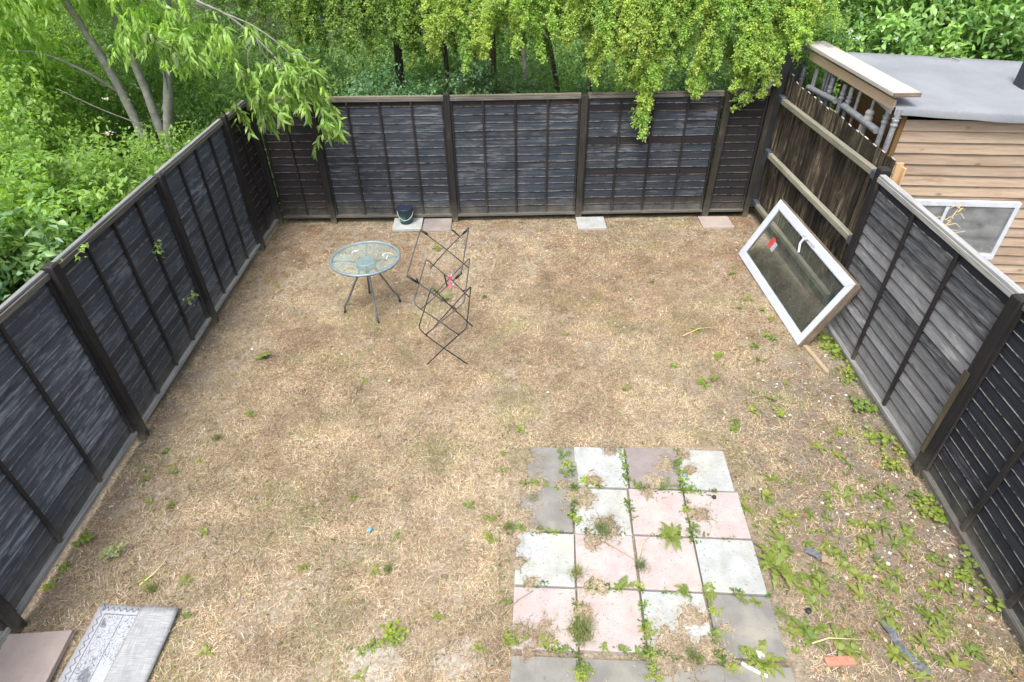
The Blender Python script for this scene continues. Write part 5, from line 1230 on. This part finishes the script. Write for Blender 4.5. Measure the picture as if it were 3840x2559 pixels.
for nm_, pts in BRANCHES.items():
    r0, r1 = {'main': (.018, .009), 'b1': (.013, .006)}.get(nm_, (.008, .003))
    p = [tuple(q) for q in pts]
    if nm_ == 'main': p = [(-4.33, 8.85, 3.45), (-3.95, 8.3, 3.3)] + p
    BRO[nm_] = limb('branch', T1, p, r0, r1, 'twig', 7)
def droop_leaves():
    """long leaves hanging in bunches: the 300 nearest are sub-parts of their branch, the rest one crown mesh"""
    rng = np.random.default_rng(77); P = []; D = []; bn_ = []
    for (cx, cy, cz, n) in CLUSTERS + [(-2.95, 7.85, 2.40, 7), (-2.72, 7.8, 2.25, 9), (-3.15, 7.9, 2.40, 7), (-2.55, 7.85, 2.45, 6), (-3.3, 7.9, 2.75, 6), (-3.0, 7.85, 2.72, 5)]:
        c = np.array((cx, cy + rng.uniform(-.12, .12), cz))
        for s in range(4):
            o = c + rng.normal(0, .065, 3); ax = nrm(np.array([rng.normal(0, .8), rng.normal(0, .8), -.35]))
            for k in range(int(n * 2.6)):
                t = rng.random(); q = o + ax * .16 * t + np.array([0, 0, -.10 * t * t])
                P.append(q); D.append(ax * .5 + rng.normal(0, .55, 3) + np.array([0, 0, -.85]))
    P = np.array(P); D = nrm(np.array(D)); n = len(P)
    N = nrm(np.array([0, -.35, .8]) + rng.normal(0, .35, (n, 3)))
    L = rng.uniform(.09, .17, n); W = rng.uniform(.026, .040, n); col = pick_col(rng, n, LIME, None, .2)
    # 300 separate leaves
    order = np.argsort(P[:, 1] - L * 2); pick = order[:300]; rest = order[300:]
    protos = []
    for v in range(6):
        V, F, c = leaf_verts(np.zeros((1, 3)), np.array([[0, 1., 0]]), np.array([[0, 0, 1.]]), np.array([1.0]), np.array([.2 + .02 * v]), np.array([LIME[v % 4]]), True, .10 + .06 * v)
        me = bpy.data.meshes.new('leaf'); me.from_pydata([tuple(q) for q in V], [], [list(f) for ff in F for f in ff])
        a = me.color_attributes.new("Col", 'FLOAT_COLOR', 'POINT'); cc = np.ones((len(V), 4), np.float32); cc[:, :3] = c * (.85 + .08 * v); a.data.foreach_set("color", cc.ravel())
        me.materials.append(K['leaf']); me.update(); protos.append(me)
    org = ORG[T1.name]; keys = list(BRO)
    cen = {k: np.mean(np.array(BRANCHES[k]), 0) for k in keys}
    for i in pick:
        br = BRO[min(keys, key=lambda k: np.linalg.norm(cen[k] - P[i]))]
        d = Vector(D[i]); s = d.cross(Vector(N[i])).normalized(); nn = s.cross(d)
        o = bpy.data.objects.new('leaf', protos[int(rng.integers(0, 6))]); COL.objects.link(o); o.parent = br
        m = Matrix((s, d, nn)).transposed().to_4x4(); m = m @ Matrix.Scale(float(L[i]), 4); m.translation = Vector(P[i]) - org
        o.matrix_basis = m
    # the rest and the upper crown near the trunks
    V, F, c = leaf_verts(P[rest], D[rest], N[rest], L[rest], W[rest], col[rest], True, .25)
    o = np_mesh('leaf_mass', V, F, c, K['leaf'], T1)
    o['kind'] = 'stuff'
droop_leaves()
rng_ = np.random.default_rng(78)
o_, d_, s_id = blob_twigs(rng_, [(-4.45, 8.55, 2.72, .38, .3, .26), (-4.9, 8.6, 2.85, .5, .3, .3), (-4.05, 8.5, 2.7, .35, .3, .25), (-6.2, 8.7, 2.9, .6, .4, .3), (-4.6, 8.9, 3.6, 1.3, .9, .5), (-6.0, 9.0, 3.6, 1.0, .9, .5)], 760, .28, .5, (.4, 1.0))
crown('crown', T1, rng_, o_, d_, s_id, .28, 16, .125, .034, LIME, 'leaf', long=True, ldroop=.9, spread=.5, curl=.25)

# hawthorn like tree spilling over the back fence
def hanging(root, tips, seed, pal, nshoot, nleaf, nspray, L, W, yback, zup, spread=.09, sl=(.07, .17)):
    """arching sprays that hang down to the given tips, each set with short leafy shoots"""
    rng = np.random.default_rng(seed); P = []; D = []; NN = []; C = []
    for tp in np.array(tips):
        lobe = pick_col(rng, 1, pal, None, .2)
        top0 = tp + np.array([rng.normal(0, .16), rng.uniform(.3, yback), rng.uniform(.65, zup)])
        for s in range(nspray):
            tip = tp + (np.array([rng.normal(0, spread), rng.normal(0, spread), abs(rng.normal(0, .22))]) if s else 0)
            top = top0 + rng.normal(0, .09, 3); mid = (top + tip) / 2 + np.array([rng.normal(0, .05), -.16, .20])
            t = np.sort(rng.random(nshoot)); t = t ** .9
            A = ((1 - t) ** 2)[:, None] * top + (2 * t * (1 - t))[:, None] * mid + (t ** 2)[:, None] * tip
            d = nrm(rng.normal(0, 1, (nshoot, 3)) * np.array([1, .8, .45]) + np.array([0, -.35, -.35]))
            ln = rng.uniform(sl[0], sl[1], nshoot) * (1.15 - .75 * t)
            i = np.repeat(np.arange(nshoot), nleaf); u = rng.random(len(i))
            q = A[i] + d[i] * (ln[i] * u)[:, None]; q[:, 2] -= .35 * ln[i] * u * u
            q += rng.normal(0, .013, q.shape)
            P.append(q); D.append(d[i] * .5 + rng.normal(0, .6, q.shape) + np.array([0, -.1, -.15])); NN.append(np.array([0, -.35, .9]) + rng.normal(0, .40, q.shape))
            sh = (pick_col(rng, nshoot, pal, None, .22) * .5 + lobe * .5)[i]
            C.append(sh * rng.uniform(.8, 1.2, (len(i), 1)))
            if root is not None and s < 2: TW.append([tuple(((1 - v) ** 2) * top + 2 * v * (1 - v) * mid + v * v * tip) for v in (0, .3, .6, .85)])
    P, D, N, C = [np.concatenate(z) for z in (P, D, NN, C)]; n = len(P)
    return P, D, N, L * rng.uniform(.65, 1.25, n), W * rng.uniform(.7, 1.2, n), C
def fence_clear(P):
    return ~((P[:, 1] > 8.36) & (P[:, 1] < 8.56) & (P[:, 2] < 1.84)) & ~((P[:, 1] > 8.44) & (P[:, 2] < 1.70)) & ~((P[:, 0] > 3.62) & (P[:, 0] < 3.80) & (P[:, 1] < 8.5) & (P[:, 2] < 2.0))
H = empty('tree', (2.3, 9.9, 0), 'small leaved yellow green tree spilling hanging sprays over the back fence', 'tree')
limb('trunk', H, [(2.35, 9.9, 0), (2.25, 9.9, 1.2), (2.3, 9.7, 2.2), (2.2, 9.5, 3.0), (2.1, 9.5, 3.6)], .11, .06, 'bark_dark', 10)
for a in range(9):
    x = random.uniform(-.6, 3.6); limb('branch', H, [(2.25, 9.6, 2.4 + .1 * a), ((x + 2.25) / 2, 9.3, 3.1), (x, 8.8, 3.0), (x + random.uniform(-.3, .3), 8.4, 2.5)], .035, .008, 'twig', 6)
TW = []
HAW_TIPS = HAW_TIPS + [[1.79, 8.3, 1.55], [1.76, 8.3, 1.75], [1.83, 8.3, 1.95], [1.78, 8.3, 2.12], [2.36, 8.3, 1.95], [2.95, 8.3, 1.85], [2.98, 8.3, 2.05]]
A1 = hanging(H, HAW_TIPS, 5, HAW, 50, 20, 5, .030, .023, .8, 1.25)
up_tips = [(RNG.uniform(-.7, 3.7), RNG.uniform(8.35, 9.0), RNG.uniform(2.35, 2.9)) for _ in range(54)]
A2 = hanging(None, up_tips, 6, HAW, 50, 20, 2, .030, .023, .8, .9, .14, (.09, .2))
A = [np.concatenate(q) for q in zip(A1, A2)]
q = fence_clear(A[0]); A = [a[q] for a in A]
V, F, c = leaf_verts(A[0], A[1], A[2], A[3], A[4], A[5], False, .1); np_mesh('crown', V, F, c, K['leaf'], H)
m = MB()
for q in TW[::3]: m.tube(q, [.006, .005, .004, .002], 5)
m.build('twigs', K['twig'], H)
# darker hanging tree, left of it
D2 = empty('tree', (-1.8, 10.6, 0), 'darker small leaved tree hanging behind the left half of the back fence', 'tree')
limb('trunk', D2, [(-1.85, 10.7, 0), (-1.8, 10.6, 1.2), (-1.7, 10.4, 2.4), (-1.6, 10.3, 3.4)], .10, .05, 'bark_dark', 10)
DARK_TIPS = DARK_TIPS + [[-1.1, 9.4, 2.0], [-.75, 9.5, 2.1], [-.3, 9.5, 2.05], [.15, 9.4, 2.1], [.6, 9.5, 1.95], [1.15, 9.4, 2.0], [-1.4, 9.3, 1.95]]
A1 = hanging(None, DARK_TIPS, 8, [(.10, .16, .028), (.075, .125, .025), (.125, .175, .032), (.055, .10, .022)], 40, 18, 4, .036, .028, 1.0, 1.3)
u2 = [(RNG.uniform(-3.4, .3), RNG.uniform(9.6, 10.4), RNG.uniform(2.2, 2.9)) for _ in range(40)]
A2 = hanging(None, u2, 9, GREEN_MID + [(.10, .16, .028)], 50, 18, 2, .038, .028, 1.1, 1.0, .16, (.1, .24))
A = [np.concatenate(q) for q in zip(A1, A2)]
V, F, c = leaf_verts(A[0], A[1], A[2], A[3], A[4], A[5], False, .1); np_mesh('crown', V, F, c, K['leaf'], D2)

# thin dark trunks in the shade behind the back fence
tl = ['thin dark straight trunk behind the back fence, right of the middle post', 'second thin trunk behind the middle back fence panel', 'blackish upright trunk behind the middle back fence panel', 'pale brown trunk rising behind the middle back fence panel', 'reddish leaning trunk behind the right back fence panels', 'dark trunk close behind the longest leafy spray']
for i, (x, yy, lean, r) in enumerate(((-.93, 10.2, -.05, .05), (-.58, 10.6, .06, .042), (-.22, 10.0, .0, .055), (.34, 10.3, -.12, .055), (.95, 10.2, -.35, .05), (1.35, 10.4, -.05, .06))):
    rt = empty('tree', (x, yy, 0), tl[i], 'tree', 'thin trunks in the shade behind the back fence')
    limb('trunk', rt, [(x, yy, 0), (x + lean * .4, yy, 1.3), (x + lean, yy, 2.3), (x + lean * 1.3, yy + .1, 3.4)], r, r * .6, 'bark_dark' if i not in (3,) else 'bark_grey', 8)
    rg_ = np.random.default_rng(300 + i)
    o_, d_, s_id = blob_twigs(rg_, [(x + lean * 1.2, yy + .2, 3.15, .7, .6, .45)], 160, .28, .3)
    crown('crown', rt, rg_, o_, d_, s_id, .28, 8, .04, .026, GREEN_MID, 'leaf')
# understorey just behind the back fence
UG = 'shrubs in the shade behind the back fence'
shrub('shrub', 'blue green shrub peeping over the left part of the back fence', [(-1.95, 9.25, 1.25, .62, .45, .72), (-1.2, 9.35, 1.05, .5, .4, .65)], 1500, .24, 8, .045, .032, [(.06, .12, .055), (.075, .145, .065), (.05, .10, .045)], 'leaf', seed=11, group=UG)
shrub('shrub', 'dark shrub in the far left corner behind the back fence', [(-3.1, 9.4, .9, .8, .6, .85), (-3.6, 10.2, 1.2, .9, .7, 1.0)], 1500, .26, 8, .05, .034, GREEN_DK, 'leaf', seed=12, group=UG)
shrub('shrub', 'low ivy leaved shrub behind the middle of the back fence', [(.1, 9.6, .95, 1.2, .55, .8), (1.4, 9.7, .9, .9, .55, .75), (-.6, 9.8, .9, .5, .5, .8)], 2400, .26, 8, .055, .04, GREEN_DK[1:] + GREEN_BL[:2], 'leaf_gloss', seed=13, group=UG)
shrub('shrub', 'bluish leaved shrub behind the right end of the back fence', [(2.9, 9.35, 1.2, .7, .5, .78), (3.6, 9.6, 1.4, .5, .5, .8)], 1700, .24, 8, .045, .03, [(.07, .125, .06), (.09, .15, .08), (.05, .10, .035)], 'leaf', seed=14, group=UG)
# laurel and company behind the shed
shrub('laurel_shrub', 'glossy laurel with large leaves behind the shed roof', [(5.3, 9.1, 1.9, .95, .7, 1.05), (6.5, 8.8, 1.9, .8, .7, 1.1), (6.1, 9.6, 2.2, 1.2, .8, 1.1), (4.9, 10.2, 2.0, 1.2, .8, 1.2)], 3600, .30, 8, .115, .048, [(.085, .165, .03), (.065, .13, .028), (.11, .19, .035), (.045, .10, .022)], 'leaf_gloss', seed=15, long=True, ldroop=.15, curl=.12)
shrub('flowering_shrub', 'pale leaved bramble with white flower heads left of the laurel', [(4.35, 8.95, 1.75, .50, .45, .80), (4.6, 9.6, 2.1, .6, .5, .75)], 1300, .24, 8, .05, .03, GREEN_BR + GREEN_BL, 'leaf', seed=16)
shrub('feathery_shrub', 'feathery bright green shrub at the right margin behind the shed', [(7.0, 8.0, 2.05, .45, .45, .70), (7.5, 8.6, 2.2, .5, .5, .8)], 1300, .26, 11, .045, .012, LIME + GREEN_BR, 'leaf', seed=17)
for k, (fx, fy, fz) in enumerate(((4.44, 8.62, 2.48), (4.55, 8.60, 2.40), (4.92, 8.35, 2.44), (4.85, 8.45, 2.38), (-4.55, 6.95, 1.86), (-4.2, 5.0, 1.80), (-5.1, 8.0, 1.95))):
    lab = 'white flower cluster on the bramble behind the shed' if k < 4 else 'pale pinkish flower head in the bramble behind the left fence'
    o = MB()
    for t in range(16):
        c = Vector((fx + random.gauss(0, .022), fy + random.gauss(0, .022), fz + random.gauss(0, .014))); a = random.uniform(0, 3); s = .011
        o.quad(c + Vector((s * math.cos(a), s * math.sin(a), .003)), c + Vector((-s * math.sin(a), s * math.cos(a), 0)), c - Vector((s * math.cos(a), s * math.sin(a), .003)), c - Vector((-s * math.sin(a), s * math.cos(a), 0)))
    tag(o.build('flower_head', K['white_bit'] if k < 4 else plain('petal', (.6, .48, .45), .7)), lab, 'flower', 'flower heads in the shrubs')
# far wood closing the view
rng_ = np.random.default_rng(99)
bl = [(x, 13.0 + 1.0 * math.sin(x * 1.7), 1.7, 1.2, .9, 1.9) for x in np.arange(-11, 11, 1.05)] + [(x, 11.6 + .5 * math.sin(x * 2.3), .7, .9, .6, .9) for x in np.arange(-7, 7, .9)]
o_, d_, s_id = blob_twigs(rng_, bl, 17000, .32, .2, (.6, 1.0))
W_ = crown('woodland', None, rng_, o_, d_, s_id, .32, 8, .085, .055, GREEN_DK + GREEN_MID[:2], 'leaf')
tag(W_, 'dim green woodland closing the view behind the garden', 'woodland', kind='stuff')
rng_ = np.random.default_rng(98); n_ = 95000
P_ = np.stack([rng_.uniform(-13, 12, n_), rng_.uniform(8.8, 20, n_), rng_.random(n_) ** 2 * .75], 1); q_ = fbm(P_[:, 0], P_[:, 1], .9, 2) > .32; P_ = P_[q_]; n_ = len(P_)
V, F, c = leaf_verts(P_, np.array([0, -.3, .1]) + rng_.normal(0, .7, (n_, 3)), np.array([0, -.3, .9]) + rng_.normal(0, .4, (n_, 3)), rng_.uniform(.07, .15, n_), rng_.uniform(.05, .09, n_), pick_col(rng_, n_, GREEN_DK + GREEN_MID[:1], None, .3), False)
tag(np_mesh('undergrowth', V, F, c, K['leaf']), 'low dark green undergrowth covering the ground beyond the back fence', 'undergrowth', kind='stuff')
# sprigs that poke through the left fence
for lab, x, yy, z in (('leaf sprig poking through the left fence below the cap, high up', -3.47, 5.28, 1.28), ('leaf sprig poking through the left fence low down', -3.47, 5.48, .58), ('leafy sprig bent over the left fence cap', -3.47, 4.3, 1.79)):
    r = empty('sprig', (x, yy, z), lab, 'sprig', 'sprigs poking through the left fence'); rg_ = np.random.default_rng(int(yy * 100)); n = 16
    P = np.array([[x, yy, z]]) + rg_.normal(0, 1, (n, 3)) * np.array([.025, .06, .03]) + np.array([[.03, 0, 0]])
    P[:, 0] = np.maximum(P[:, 0], -3.475)
    V, F, c = leaf_verts(P, np.array([.5, 0, -.1]) + rg_.normal(0, .6, (n, 3)), np.array([.3, 0, .9]) + rg_.normal(0, .4, (n, 3)), np.full(n, .045), np.full(n, .028), pick_col(rg_, n, LIME), False)
    np_mesh('leaves', V, F, c, K['leaf'], r)
    m = MB(); m.tube([(x - .03, yy, z - .05), (x + .03, yy + .03, z), (x + .03, yy + .08, z + .02)], .003, 5); m.build('stem', K['twig'], r)
